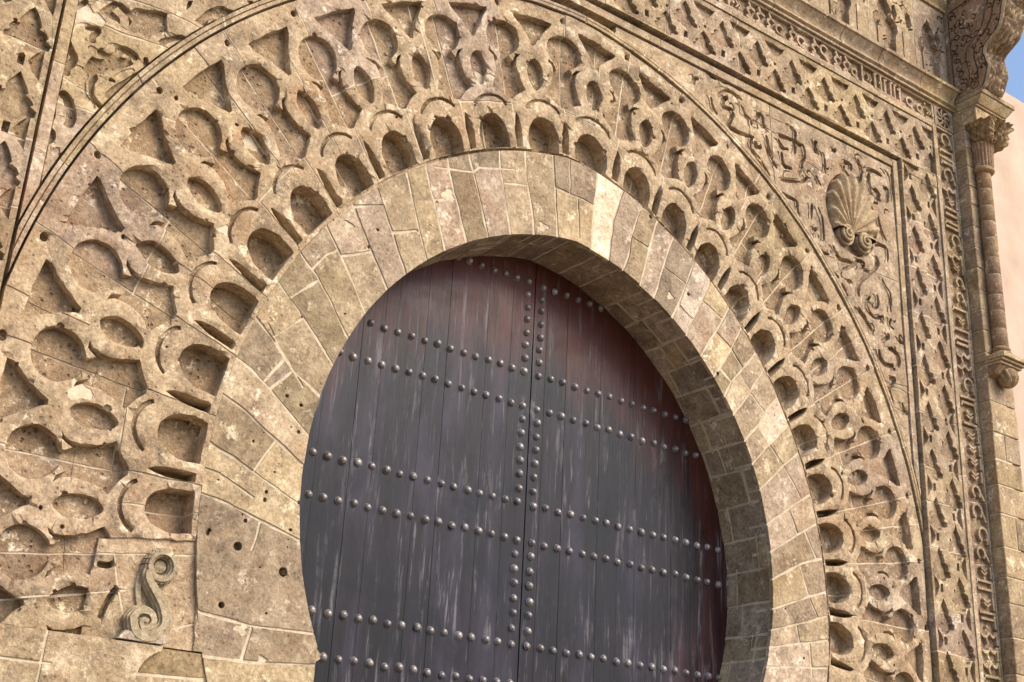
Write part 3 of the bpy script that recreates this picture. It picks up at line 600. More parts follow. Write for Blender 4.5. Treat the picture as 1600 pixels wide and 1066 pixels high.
sp_l, _ = spandrel(-3.94, -.35, LEFT_LINES+mir, LEFT_POCKETS, LEFT_JOINTS, exl, .042, [(-3.88, 2.74, .08), (-3.3, 2.75, .03), (-3.5, 2.2, .03)])
sp_l['label'] = 'corner panel of broad worn leaves left of the arch'

# ---------------- rectangular frame: inner fillet, groove, net-patterned band, fillet, inscription
def strips(name, piece, rects, joints_step, base, mat='carved', skirt=.12, extra=()):
    parts = []
    for i, (x0, z0, x1, z1) in enumerate(rects):
        js = []
        if x1-x0 > z1-z0:
            x = x0+random.uniform(.4, .9)
            while x < x1-.2: js.append([(x, z0-.02), (x+random.uniform(-.02, .02), z1+.02)]); x += random.uniform(.6, 1.6)*joints_step
        else:
            z = z0+random.uniform(.3, .6)
            while z < z1-.2: js.append([(x0-.02, z), (x1+.02, z+random.uniform(-.02, .02))]); z += random.uniform(.6, 1.4)*joints_step
        parts.append(relief(name, rect(x0, z0, x1, z1), list(extra), js, gate, piece, mat, base=base, jw=.011, skirt=skirt, grid=.12, amp=.003, uneven=.002)[0])
    return parts
vc = [(circ, VOID, 9)]
strips('frame_fillet', 'fillet_stone', [(3.95, .9, 4.018, 4.715), (-4.018, .9, -3.95, 4.715), (-3.945, 4.64, 3.945, 4.712)], .8, -.016, extra=vc)
def leaf(cx, cz, w, h, flip=1):
    half = [(0, 1), (.1, .86), (.2, .72), (.24, .6), (.2, .55), (.36, .5), (.42, .42), (.38, .34), (.5, .28), (.48, .16), (.34, .1), (.3, .13), (.2, .1), (.16, .02), (.06, 0)]
    pts = [(cx+a*w, cz+b*h) for a, b in half]+[(cx-a*w, cz+b*h) for a, b in half[::-1] if a > 0]
    return rough(pts, .04, .006)
def slope(cx, w, D):
    return lambda x, z: -.05+D*(.5+.5*max(0, min(1, (x-cx+w*.5)/w)))
def net_band(x0, z0, x1, z1, horizontal):
    f = []; P = .459; D = .05
    if horizontal:
        n = int((x1-x0)/P)+2; c0 = 1.57-P*20
        for i in range(60):
            x = c0+i*P
            if x < x0-.3 or x > x1+.3: continue
            f.append((leaf(x, z0+.2, .28, .28), slope(x, .25, D), 1)); f.append((leaf(x+P/2, z0+.02, .28, .25), slope(x+P/2, .25, D), 1))
            f.append((rough([(x+P/2-.13, z1-.045), (x+P/2+.13, z1-.045), (x+P/2+.1, z1-.1), (x+P/2+.03, z1-.16), (x+P/2-.03, z1-.16), (x+P/2-.1, z1-.1)], .04, .003), -.05+D-.008, 1))
            f.append((rect(x-.02, z0+.09, x+.025, z0+.16), -.05+D, 1)); f.append((circle(x+P/2+random.uniform(-.02, .02), z0+.32, .017, 7), -.05+D, 1))
            f.append((circle(x+.17, z0+.28, .012, 6), -.05+D, 1))
    else:
        xm = (x0+x1)/2; i = 0; z = 4.96 if x0 > 0 else 5.14
        while z > z0-.5:
            f.append((leaf(xm-.13, z-.3, .27, .31), slope(xm-.13, .235, D), 1)); f.append((leaf(xm+.13, z-.53, .27, .31), slope(xm+.13, .235, D), 1))
            f.append((rough([(x1-.035, z-.02), (x1-.035, z-.24), (x1-.075, z-.2), (x1-.12, z-.13), (x1-.075, z-.06)], .04, .003), -.05+D-.008, 1))
            f.append((rough([(x0+.035, z-.26), (x0+.035, z-.46), (x0+.075, z-.42), (x0+.11, z-.36), (x0+.075, z-.3)], .04, .003), -.05+D-.008, 1))
            f.append((rect(xm-.16, z-.4, xm-.12, z-.33), -.05+D, 1)); f.append((circle(xm+.04, z-.36, .014, 7), -.05+D, 1)); f.append((rect(xm+.1, z-.63, xm+.14, z-.56), -.05+D, 1))
            z -= P
    js = []
    if horizontal:
        x = x0+.35
        while x < x1: js.append([(x, z0), (x+random.uniform(-.1, .1), z1)]); x += random.uniform(.5, 1.1)
    else:
        z = z0+.2
        while z < z1: js.append([(x0, z), (x1, z+random.uniform(-.03, .03))]); z += random.uniform(.3, .6)
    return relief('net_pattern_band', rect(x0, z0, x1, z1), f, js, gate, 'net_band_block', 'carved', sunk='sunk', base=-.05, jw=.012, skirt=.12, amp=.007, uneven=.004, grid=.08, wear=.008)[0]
nb1 = net_band(4.045, -1.4, 4.597, 4.749, False); nb2 = net_band(-4.597, -1.4, -4.045, 4.749, False); nb3 = net_band(-4.597, 4.755, 4.597, 5.332, True)
nb1['label'] = 'upright band of netted pointed leaves right of the shell panel'; nb2['label'] = 'upright band of bold netted straps at the far left'; nb3['label'] = 'slanting band of netted pointed leaves above the arch'
strips('frame_fillet', 'fillet_stone', [(4.603, -1.4, 4.653, 5.39), (-4.653, -1.4, -4.603, 5.39), (-4.597, 5.339, 4.597, 5.39)], 1., -.062)

def script(L, H, seed):
    """raised angular lettering on a sunk ground, in (along, across) coordinates"""
    r = random.Random(seed); out = []; u = .05
    def bar(u0, v0, u1, v1, w): out.extend(stroke([(u0, v0), (u1, v1)], w, taper=1., step=.08))
    while u < L-.1:
        k = r.random(); w = r.uniform(.022, .03)
        if k < .42:
            n = r.choice((1, 1, 2, 2))
            for i in range(n):
                h = H*r.uniform(.8, .93); bar(u, H*.1, u, h, w)
                if r.random() < .6: bar(u, h-.012, u+.035, h+.004, w*.8)
                u += r.uniform(.055, .075)
            bar(u-n*.07, H*.14, u+.01, H*.14, w*1.1)
        elif k < .66:
            rr = H*r.uniform(.16, .23); v = H*r.uniform(.3, .6)
            out.extend(stroke([(u+rr+rr*math.cos(t), v+rr*math.sin(t)) for t in frange(.4, 5.6, 9)], w*.9, taper=.8, step=.03))
            bar(u+rr, v-rr, u+rr*2.3, H*.12, w); u += rr*2+.05
        elif k < .85:
            pts = [(u, H*.15), (u+.05, H*.3), (u+.02, H*.5), (u+.06, H*.66), (u+.04, H*.88)]
            out.extend(stroke(smooth_line(pts, 4), w, taper=.6, step=.03)); bar(u, H*.13, u+.12, H*.13, w); bar(u+.06, H*.66, u+.12, H*.58, w*.8); u += .11
        else:
            for t in (0, .035): out.extend(stroke([(u+t, H*.3), (u+.03+t, H*.45), (u+t, H*.62)], w*.7, taper=.8, step=.04))
            bar(u-.02, H*.14, u+.09, H*.14, w); u += .1
        if r.random() < .25: out.append(circle(u, H*r.uniform(.35, .8), .014, 7))
        u += r.uniform(.012, .035)
    return out
def inscription(x0, z0, x1, z1, horizontal, seed):
    L, H = (x1-x0, z1-z0) if horizontal else (z1-z0, x1-x0)
    f = [(rect(x0+.022, z0+.022, x1-.022, z1-.022), -.012, 1)]
    for q in script(L, H, seed):
        f.append(([(x0+u, z0+v) if horizontal else (x0+H-v, z1-u) for u, v in q], -.05, 2))
    js = []
    u = .3
    while u < L: js.append([(x0+u, z0), (x0+u, z1)] if horizontal else [(x0, z0+u), (x1, z0+u+.02)]); u += random.uniform(.4, .9)
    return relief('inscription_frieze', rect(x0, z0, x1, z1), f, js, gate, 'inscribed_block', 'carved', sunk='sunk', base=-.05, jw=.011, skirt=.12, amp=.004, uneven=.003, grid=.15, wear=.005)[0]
i1 = inscription(4.66, -1.4, 4.966, 5.39, False, 11); i2 = inscription(-1.2, 5.398, 4.653, 5.645, True, 5)
i1['label'] = 'upright strip of angular carved lettering beside the corner pier'; i2['label'] = 'strip of angular carved lettering under the cornice'
# rosette where the two inscriptions meet
rf = [(circle(4.813, 5.522, .115, 24), -.01, 1)]
for i in range(8):
    t = i*PI/4
    for q in stroke([(4.813+.02*math.cos(t), 5.522+.02*math.sin(t)), (4.813+.06*math.cos(t+.5), 5.522+.06*math.sin(t+.5)), (4.813+.11*math.cos(t+.1), 5.522+.11*math.sin(t+.1))], .024, taper=.8, step=.03): rf.append((q, -.045, 2))
relief('rosette_block', rect(4.66, 5.398, 4.966, 5.645), rf, [], gate, 'rosette', 'carved', base=-.05, grid=.1, skirt=.12)

# ---------------- cornice
def sweep_x(name, prof, x0, x1, mat, parent, seg=1, amp=.004):
    vs = []; fs = []; n = len(prof); xs = frange(x0, x1, max(1, int((x1-x0)/.08)))
    for x in xs:
        for y, z in prof: vs.append((x, y+amp*nz(x*3, z*5), z+amp*nz(x*3, z*5, 4.)))
    for i in range(len(xs)-1):
        for j in range(n-1): fs.append((i*n+j, (i+1)*n+j, (i+1)*n+j+1, i*n+j+1))
    fs.append(tuple(range(n))); fs.append(tuple((len(xs)-1)*n+j for j in range(n-1, -1, -1)))
    return mesh_obj(name, vs, fs, mat, parent, 30)
corn = mesh_obj('cornice', [(-1.2, -.03, 5.653), (4.968, -.03, 5.653), (4.968, -.03, 5.893), (-1.2, -.03, 5.893)], [(0, 1, 2, 3)], 'mortar', gate)
corn['label'] = 'moulded string course running up to the bracket'
cp = [(y-.05, z-.055) for y, z in [(.05, 5.704), (-.028, 5.706), (-.03, 5.728), (-.022, 5.734), (-.04, 5.742), (-.052, 5.752), (-.05, 5.768), (-.035, 5.79), (-.04, 5.82), (-.06, 5.855), (-.095, 5.89), (-.1, 5.9), (-.12, 5.905), (-.122, 5.94), (.05, 5.952)]]
x = -1.2
while x < 4.9:
    x2 = min(x+random.uniform(.5, 1.1), 4.972); x2 = 4.972 if 4.972-x2 < .3 else x2
    o = sweep_x('cornice_block', cp, x+.004, x2-.004, 'stone', corn); x = x2

# ---------------- blind arcade above the cornice
af = []; AP = .73
r = random.Random(9)
for i in range(-1, 6):
    xr = 4.845-AP*i; cx = xr-.17
    half = [(.155, 0), (.155, .3), (.17, .34), (.2, .4), (.19, .47), (.14, .52), (.1, .54), (.12, .6), (.09, .68), (.03, .76), (0, .82)]
    poly = [(cx+a, 5.902+b) for a, b in half]+[(cx-a, 5.902+b) for a, b in half[-2::-1]]
    af.append((rough(poly, .05, .003), .012, 1))
    # carved leaf and strokes standing in the niche
    af.append((rough([(cx-.1, 5.902), (cx+.05, 5.902), (cx+.05, 6.165), (cx-.0, 6.285), (cx-.05, 6.365), (cx-.1, 6.245)], .05, .004), -.03, 2))
    for _ in range(9):
        x, z = cx+r.uniform(-.1, .03), 5.925+r.uniform(0, .36); t = r.choice((.6, 1.57, 2.4, 0.)); l = r.uniform(.03, .09)
        for q in stroke([(x, z), (x+l*math.cos(t), z+l*math.sin(t))], .018, taper=.8, step=.05): af.append((q, -.005, 3))
    px = xr+.11
    af.append((rect(px-.012, 5.902, px+.006, 6.345), -.01, 1))
    for s in (-1, 1): af.append((rough([(px+s*.12, 6.405), (px+s*.17, 6.505), (px+s*.15, 6.605), (px+s*.1, 6.645), (px+s*.07, 6.525)], .04, .003), .0, 1))
    for _ in range(12):
        x, z = px+r.uniform(-.13, .13), r.uniform(6.37, 6.87); t = r.choice((.5, 1.57, 1.57, 2.5, 0.)); l = r.uniform(.04, .12)
        for q in stroke([(x, z), (x+l*math.cos(t), z+l*math.sin(t)), (x+l*math.cos(t)+.03, z+l*math.sin(t)+.02)], .02, taper=.8, step=.05): af.append((q, -.015, 1))
ajs = [[(4.845-AP*i+.3, 5.89), (4.845-AP*i+.32, 6.92)] for i in range(-1, 6)]+[[(.8, 6.45), (5.0, 6.38)]]
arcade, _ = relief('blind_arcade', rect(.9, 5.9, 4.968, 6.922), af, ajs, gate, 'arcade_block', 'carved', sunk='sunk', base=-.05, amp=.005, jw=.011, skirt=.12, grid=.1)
arcade['label'] = 'row of small lobed blind arches above the cornice'
sweep_x('upper_moulding', [(y-.05, z-.06) for y, z in [(.05, 6.985), (-.02, 6.99), (-.03, 7.02), (-.015, 7.03), (-.04, 7.06), (-.07, 7.1), (-.07, 7.13), (.05, 7.14)]], .9, 5.2, 'stone', gate)
relief('parapet_course', rect(.9, 7.085, 5.2, 8.6), [], [[(.9, 7.6), (5.3, 7.6)], [(2., 7.1), (2., 7.6)], [(3.4, 7.1), (3.4, 7.6)], [(4.5, 7.1), (4.5, 7.6)], [(2.8, 7.6), (2.8, 8.6)], [(4., 7.6), (4., 8.6)]], gate, 'parapet_block', 'stone', base=-.05, grid=.2)

# ---------------- scallop shell in the right spandrel
def tube(path, rad, n=8, flat=1., cap=True):
    """tube round a path of 3-D points; rad: list; flat squeezes it in y"""
    vs = []; fs = []; m = len(path)
    for i, p in enumerate(path):
        a = Vector(path[max(i-1, 0)]); b = Vector(path[min(i+1, m-1)]); t = (b-a).normalized()
        up = Vector((0, 1, 0)); s = t.cross(up).normalized(); q = s.cross(t)
        for k in range(n):
            an = 2*PI*k/n; vs.append(tuple(Vector(p)+s*math.cos(an)*rad[i]+q*math.sin(an)*rad[i]*flat))
    for i in range(m-1):
        for k in range(n): fs.append((i*n+k, i*n+(k+1) % n, (i+1)*n+(k+1) % n, (i+1)*n+k))
    if cap: fs.append(tuple(range(n-1, -1, -1))); fs.append(tuple((m-1)*n+k for k in range(n)))
    return vs, fs
def shell(sx, parent):
    F = (3.25, 3.65); vs = []; fs = []; NA, NR = 120, 14; ribs = 10
    for i in range(NA+1):
        t = i/NA; ph = math.radians(-38+t*256)
        bx = 3.29+.325*math.cos(ph); bz = 3.875+.385*math.sin(ph)
        rib = math.cos(2*PI*ribs*t); sc = 1+.03*rib
        bx, bz = F[0]+(bx-F[0])*sc, F[1]+(bz-F[1])*sc
        for j in range(NR+1):
            s = j/NR; x = F[0]+(bx-F[0])*s; z = F[1]+(bz-F[1])*s
            dome = .03+.035*math.sin(min(1, s*1.02)*PI*.55); y = -dome-.026*(abs(rib)**.6*(1 if rib > 0 else -1))*s**.6+.03*max(0, s-.9)/.1
            vs.append((sx*x, y+.004*nz(x, z, 0, 20), z))
        vs.append((sx*bx, .06, bz))
    n = NR+2
    for i in range(NA):
        for j in range(n-1):
            q = (i*n+j, i*n+j+1, (i+1)*n+j+1, (i+1)*n+j); fs.append(q if sx > 0 else q[::-1])
    o = mesh_obj('scallop_shell', vs, fs, 'carved', parent, 60)
    for cx, cz in ((3.165, 3.605), (3.41, 3.6)):
        path = []; rad = []
        for i in range(34):
            t = i/33; an = 1.2+t*4.3*PI; rr = .085*(1-t*.86); path.append((sx*(cx+rr*math.cos(an)), -.045-.03*t, cz+rr*math.sin(an))); rad.append(.021*(1-t*.45))
        v, f = tube(path, rad, 7); mesh_obj('volute', v, f, 'carved', o, 60)
        v = [(sx*(cx+.105*math.cos(2*PI*k/18)), y, cz+.105*math.sin(2*PI*k/18)) for y in (.06, -.03) for k in range(18)]
        f = [(k, (k+1) % 18, 18+(k+1) % 18, 18+k) for k in range(18)]+[tuple(range(18, 36))]
        mesh_obj('volute_bed', v, f, 'carved', o, 30)
    return o
shell(1, gate)['label'] = 'raised scallop shell with two small volutes in the right spandrel'
shell(-1, gate)['label'] = 'raised scallop shell in the left spandrel'

# ---------------- scroll carving on the ledge at lower left
def volute_relief(parent):
    body = smooth_line(SERPENT[:9], 5); spiral = smooth_line(SERPENT[8:], 5); f = []
    full = body+spiral[1:]; n = len(full)
    def wid(t): return .066+.042*math.exp(-((t-.3)/.2)**2)-.022*max(0, t-.6)/.4
    def lay(line, ws, d, pr):
        for i in range(0, len(line)-1):
            f.extend((q, d, pr) for q in stroke([line[i], line[i+1]], ws[i], ws[i+1], taper=1., step=1.))
            f.append((circle(*line[i], ws[i]*.5, 9), d, pr))
    W = [wid(i/(n-1)) for i in range(n)]
    lay(full, W, -.005, 1)
    lay(full[1:-1], [w*.78 for w in W[1:-1]], -.03, 2); lay(full[2:-2], [w*.5 for w in W[2:-2]], -.048, 3)
    f.append((circle(-2.93, -.845, .088, 24), .012, .5))
    for t in frange(0, 2*PI, 20)[:-1]:
        c_ = (-2.885+.074*math.cos(t), -.527+.076*math.sin(t)); d_ = (-2.885+.074*math.cos(t+.32), -.527+.076*math.sin(t+.32))
        for w, d, pr in ((.062, -.005, 1), (.046, -.03, 2), (.024, -.046, 3)):
            f.extend((q, d, pr) for q in stroke([c_, d_], w, taper=1., step=1.))
    f.append((circle(-2.885, -.527, .036, 16), .0, 2)); f.append((circle(-2.885, -.527, .055, 20), .02, .4))
    for l in ([(-2.985, -.56), (-2.99, -.66), (-2.965, -.77)],):
        f.extend((q, .005, 1) for q in stroke(smooth_line(l, 4), .03, taper=.5))
    b_, p_ = relief('scroll_carving', rect(-3.1, -.955, -2.75, -.4), f, [], parent, 'scroll', 'grey', base=VOID, amp=.003, uneven=0, skirt=.05, back=.06, grid=.05, min_area=.00001, mortar='grey')
    return b_
scroll = volute_relief(gate); scroll['label'] = 'pale S-shaped serpent scroll standing on the ledge at lower left'
def prism(name, poly, y0, y1, mat, parent, smooth=30, inset=.0):
    n = len(poly); cx = sum(p[0] for p in poly)/n; cz = sum(p[1] for p in poly)/n
    vs = [(x, y1, z) for x, z in poly]+[(x, y0+inset, z) for x, z in poly]+[(cx+(x-cx)*(1-inset*4), y0, cz+(z-cz)*(1-inset*4)) for x, z in poly]
    fs = [tuple(range(2*n, 3*n))]+[(k, (k+1) % n, n+(k+1) % n, n+k) for k in range(n)]+[(n+k, n+(k+1) % n, 2*n+(k+1) % n, 2*n+k) for k in range(n)]+[tuple(range(n-1, -1, -1))]
    return mesh_obj(name, vs, fs, mat, parent, smooth)
prism('scroll_foot', [(-3.08, -.95), (-2.83, -.952), (-2.8, -.945), (-2.805, -.91), (-2.83, -.88), (-2.87, -.93), (-2.98, -.935), (-3.01, -.905), (-3.04, -.9)], -.045, .05, 'grey', scroll, 30, .006)

# ---------------- ledge under the interlace, with a hollowed end
lj = [[(-3.45, -.9), (-3.46, -1.6)], [(-5., -1.135), (-3.46, -1.125)], [(-4.2, -.9), (-4.2, -1.13)], [(-3.05, -1.2), (-2.85, -1.2)]]
cav = [(-2.813, -.96), (-2.817, -.985), (-2.85, -1.0), (-2.885, -1.025), (-2.91, -1.055), (-2.93, -1.09), (-2.94, -1.13), (-2.944, -1.3)]
led, _ = relief('ledge_course', [(-4.75, -.962), (-4.75, -1.5)]+[(-2.944, -1.5)]+cav[::-1], [], lj, gate, 'ledge_stone', 'carved', base=-.03, skirt=.12, amp=.009, grid=.06, jw=.014)
led['label'] = 'projecting stone ledge with a hollowed end under the scroll'
relief('jamb_wall', [(-2.94, -.965), (-2.94, -3.5), (-2.2, -3.5), (-2.2, -1.75), (-2.3, -1.5), (-2.4, -1.2), (-2.5, -.965)], [], [[(-3, -1.12), (-2.5, -1.1)], [(-3, -1.5), (-2.4, -1.5)]], gate, 'jamb_stone', 'stone', base=.012, skirt=.08, grid=.08)
# impost at the springing, left
prism('impost', [(-1.9, -.85), (-1.84, -.845), (-1.815, -.87), (-1.815, -.9), (-1.84, -.915), (-1.9, -.95)], .02, .48, 'smooth', gate, 30, .005)

# ---------------- pier at the right corner
def block(name, x0, y0, z0, x1, y1, z1, mat, parent, bev=.006, amp=.004):
    bm = bmesh.new(); bmesh.ops.create_cube(bm, size=1.)
    for v_ in bm.verts: v_.co = Vector((x0+(v_.co.x+.5)*(x1-x0), y0+(v_.co.y+.5)*(y1-y0), z0+(v_.co.z+.5)*(z1-z0)))
    bmesh.ops.bevel(bm, geom=list(bm.edges), offset=bev, segments=1, affect='EDGES')
    for v_ in bm.verts: v_.co += Vector((nz(v_.co.x, v_.co.z, 1., 5), nz(v_.co.y, v_.co.z, 2., 5), nz(v_.co.x, v_.co.y, 3., 5)))*amp
    me = bpy.data.meshes.new(name); bm.to_mesh(me); bm.free(); me.materials.append(M[mat])
    o = bpy.data.objects.new(name, me); C.objects.link(o)
    if parent is not None: adopt(o, parent)
    return o
OFF = Vector((-.073, -.047, -.05))
pier = block('corner_pier', 5.058, -.122, GROUND, 5.325, .9, 5.62, 'mortar', gate, .002, 0)
pier['label'] = 'narrow stone pier in courses at the right end of the gate'
z = GROUND; k = 0
while z < 5.6:
    h = random.uniform(.24, .34) if z < 2.7 else random.uniform(.2, .25); z2 = min(z+h, 5.62)
    xr = 5.462 if z2 < 2.85 else 5.335
    if z2 < 1.4: xr = 5.62
    d = random.uniform(-.004, .004)
    if z < 2.75 and k % 3 == 1:
        xm = random.uniform(5.2, 5.32); block('pier_block', 5.05, -.13+d, z+.006, xm-.004, .9, z2-.004, 'stone', pier); block('pier_block', xm+.004, -.128-d, z+.006, xr, .9, z2-.004, 'stone', pier)
    else: block('pier_block', 5.05, -.13+d, z+.006, xr, .9, z2-.004, 'stone', pier)
    z = z2; k += 1

# ---------------- engaged column
CX, CY = 5.215, -.19
def lathe(name, prof, cx, cy, mat, parent, n=28, sq=0., fn=None, smooth=40):
    vs = []; fs = []
    for r, z in prof:
        for k in range(n):
            t = 2*PI*k/n; c, s = math.cos(t), math.sin(t)
            q = 1/max(abs(c), abs(s)); rr = r*(1+(q-1)*sq)
            if fn: rr += fn(t, z)
            vs.append((cx+rr*c, cy+rr*s, z))
    m_ = len(prof)
    for i in range(m_-1):
        for k in range(n): fs.append((i*n+k, i*n+(k+1) % n, (i+1)*n+(k+1) % n, (i+1)*n+k))
    fs.append(tuple(range(n-1, -1, -1))); fs.append(tuple((m_-1)*n+k for k in range(n)))
    return mesh_obj(name, vs, fs, mat, parent, smooth)
col = lathe('engaged_column', [(.07, 2.9), (.07, 5.05)], CX, CY, 'mortar', gate, 24)
col['label'] = 'slim round column of brown drums at the right edge, under the bracket'
z = 3.0; k = 0
while z < 4.93:
    h = random.uniform(.17, .225); z2 = min(z+h, 4.94)
    if 4.94-z2 < .08: z2 = 4.94
    r = .076+random.uniform(-.0015, .0015)
    lathe('drum', [(r-.005, z+.004), (r, z+.01), (r, z2-.009), (r-.005, z2-.003)], CX+random.uniform(-.002, .002), CY, 'brown', col, 28); z = z2; k += 1
lathe('column_foot', [(.076, 2.9), (.1, 2.905), (.105, 2.925), (.09, 2.945), (.082, 2.95), (.092, 2.96), (.092, 2.98), (.078, 2.995)], CX, CY, 'brown', col, 28)
lathe('astragal', [(.078, 4.935), (.095, 4.94), (.112, 4.96), (.112, 4.985), (.095, 5.005), (.08, 5.01)], CX+.01, CY, 'brown', col, 30)
lathe('capital_neck', [(.082, 5.008), (.086, 5.06), (.092, 5.2), (.11, 5.28)], CX+.02, CY-.01, 'brown', col, 72, .1, lambda t, zz: .012*abs(math.sin(t*9)))
def acan(t, zz):
    w = math.sin(t*8+math.sin(zz*34)*1.3)*math.cos(zz*42+math.sin(t*4)*1.5)
    return .03*w+.02*math.sin(t*24+zz*60)*math.sin(zz*70)+.012*nz(math.cos(t)*2, math.sin(t)*2, zz*3, 9)
cap_p = [(.11+.125*(i/22)**.8+.02*math.sin(i/22*PI*2.1), 5.26+.24*i/22) for i in range(23)]
lathe('capital', cap_p, CX+.09, CY-.02, 'brown', col, 120, .55, lambda t, zz: acan(t, zz)*.7, 50)
# small corbel carrying the column
cb = mesh_obj('column_corbel', *(lambda b: ([tuple(p) for p in b[0]], b[1]))(([(5.06, .0, 2.62), (5.36, .0, 2.62), (5.36, -.2, 2.7), (5.06, -.2, 2.7), (5.06, .0, 2.78), (5.36, .0, 2.78), (5.36, -.26, 2.78), (5.06, -.26, 2.78)], [(0, 3, 2, 1), (4, 5, 6, 7), (0, 1, 5, 4), (2, 3, 7, 6), (1, 2, 6, 5), (3, 0, 4, 7)])), 'brown', gate, 20)
cb['label'] = 'small moulded corbel with a carved knob under the slim column'
for i, (o_, za, zb) in enumerate(((.03, 2.785, 2.81), (.055, 2.814, 2.84), (.08, 2.844, 2.892))): block('corbel_fillet', 5.06-o_*.2, -.25-o_, za, 5.37+o_, .0, zb, 'stone', cb, .005, .002)
vs = []; fs = []
for i in range(13):
    a = PI*i/12
    for k in range(32):
        t = 2*PI*k/32; rr = .098*math.sin(a)*(1+.12*math.cos(t*10+math.cos(a)*4)); vs.append((5.25+rr*math.cos(t), -.21+rr*math.sin(t), 2.69+.105*math.cos(a)))
for i in range(12):
    for k in range(32): fs.append((i*32+k, (i+1)*32+k, (i+1)*32+(k+1) % 32, i*32+(k+1) % 32))
mesh_obj('corbel_knob', vs, fs, 'brown', cb, 60)

# ---------------- impost block and carved bracket
imp = mesh_obj('bracket_impost', [(5.06, -.1, 5.6), (5.5, -.1, 5.6), (5.5, -.1, 5.85), (5.06, -.1, 5.85)], [(0, 1, 2, 3)], 'stone', gate)
imp['label'] = 'moulded impost block between capital and bracket'
def slab(o_, za, zb, sl=0.): 
    y0 = -.285-o_; x1 = 5.52+o_
    bm = bmesh.new(); bmesh.ops.create_cube(bm, size=1.)
    for v_ in bm.verts:
        top = v_.co.z > 0; e = sl if top else 0
        v_.co = Vector((5.05 if v_.co.x < 0 else x1+e, y0-e if v_.co.y < 0 else .05, zb if top else za))
    bmesh.ops.bevel(bm, geom=list(bm.edges), offset=.005, segments=1, affect='EDGES')
    me = bpy.data.meshes.new('impost_slab'); bm.to_mesh(me); bm.free(); me.materials.append(M['stone']); o = bpy.data.objects.new('impost_slab', me); C.objects.link(o); adopt(o, imp)
slab(.0, 5.495, 5.66); slab(.02, 5.664, 5.684); slab(.03, 5.688, 5.785, .06); slab(.1, 5.789, 5.845)
bp_ = smooth_line([(-.37, 5.85), (-.4, 5.9), (-.43, 5.98), (-.455, 6.07), (-.44, 6.16), (-.42, 6.26), (-.445, 6.34), (-.53, 6.41), (-.61, 6.47), (-.65, 6.55), (-.67, 6.62), (-.71, 6.77), (-.78, 6.9), (-.88, 7.02), (-.95, 7.1)], 4)
# left cheek, carved
cheek = [(.05, 5.85)]+bp_+[(.05, 7.1)]
cf = []
rr_ = random.Random(21)
inner = smooth_line([(-.27, 5.9), (-.33, 6.0), (-.345, 6.1), (-.32, 6.26), (-.35, 6.4), (-.47, 6.5), (-.55, 6.6), (-.62, 6.8), (-.75, 7.0)], 4)
for q in stroke(inner, .022, taper=.7): cf.append((q, .03, 3))
inner2 = [(y+.1, z) for y, z in inner]
for q in stroke(inner2, .016, taper=.7): cf.append((q, .025, 3))
for q in stroke([(-.05, 5.87), (-.05, 6.95), (-.5, 7.02)], .018, taper=.7): cf.append((q, .03, 3))
for q in stroke([(-.29+.075*(1-i/26)*math.cos(i*.55), 5.925+.07*(1-i/26)*math.sin(i*.55)) for i in range(24)], .014, taper=.8, step=.02): cf.append((q, .02, 3))
for i in range(11):
    z = 5.93+i*.093; y = -.12-.03*math.sin(i)
    for q in stroke([(y+.05*(1-j/9)*math.cos(i+j*.7*(1 if i % 2 else -1)), z+.05*(1-j/9)*math.sin(i+j*.7*(1 if i % 2 else -1))) for j in range(9)], .015, taper=.6, step=.02): cf.append((q, .042, 2))
for i in range(80):
    y0 = rr_.uniform(-.7, -.08); z = rr_.uniform(5.95, 7.0); t = rr_.uniform(0, 6.3)
    for q in stroke([(y0+.045*(1-j/8)*math.cos(t+j*.6), z+.045*(1-j/8)*math.sin(t+j*.6)) for j in range(8)], .016, taper=.6, step=.02): cf.append((q, .04, 2))
brk, _ = relief('carved_bracket', cheek, cf, [], gate, 'bracket_cheek', 'brown', wear=.005, mapf=lambda y, z, d: (5.055+d, y, z), flip=True, amp=.004, skirt=.03, back=.06, grid=.05, mortar='stone')
brk['label'] = 'large carved S-curved bracket jutting out at the top right'
# front of the bracket: rolls at the edges, leaf work between
vs = []; fs = []; NX = 64; pr = resample(bp_, .022)
for i, (y, z) in enumerate(pr):
    a, b = pr[max(i-1, 0)], pr[min(i+1, len(pr)-1)]; dy, dz = b[0]-a[0], b[1]-a[1]; L = math.hypot(dy, dz); ny, nzv = -dz/L, dy/L
    s = i*.022; wd = .32+.13*max(0, min(1, (z-6.)/.9))+.015*math.sin(s*7)
    for k in range(NX+1):
        t = k/NX; e = min(t, 1-t)*2
        roll = .045*math.exp(-((e-.1)/.1)**2)
        lf = 0 if e < .22 else .05*abs(math.sin(s*11+3*math.sin(t*PI*2)))*abs(math.cos((t-.5)*15+math.sin(s*14)))+.03*math.sin(t*38+math.sin(s*22)*2)*math.sin(s*32)
        h = roll+lf+.006*nz(t*5, s*5, 0, 4)
        vs.append((5.055+t*wd, y+ny*h, z+nzv*h))
for i in range(len(pr)-1):
    for k in range(NX): fs.append((i*(NX+1)+k, i*(NX+1)+k+1, (i+1)*(NX+1)+k+1, (i+1)*(NX+1)+k))
mesh_obj('bracket_front', vs, fs, 'stone', brk, 60)
# its right cheek
ch2 = [(5.055+.31+.13*max(0, min(1, (z-6.)/.9)), y, z) for y, z in cheek]; mesh_obj('bracket_cheek', ch2, [tuple(range(len(ch2)))], 'stone', brk, 0)
block('bracket_slab', 5.03, -1.02, 7.1, 5.56, .1, 7.25, 'stone', brk, .01)

for o in (pier, col, cb, imp, brk): o.location += OFF
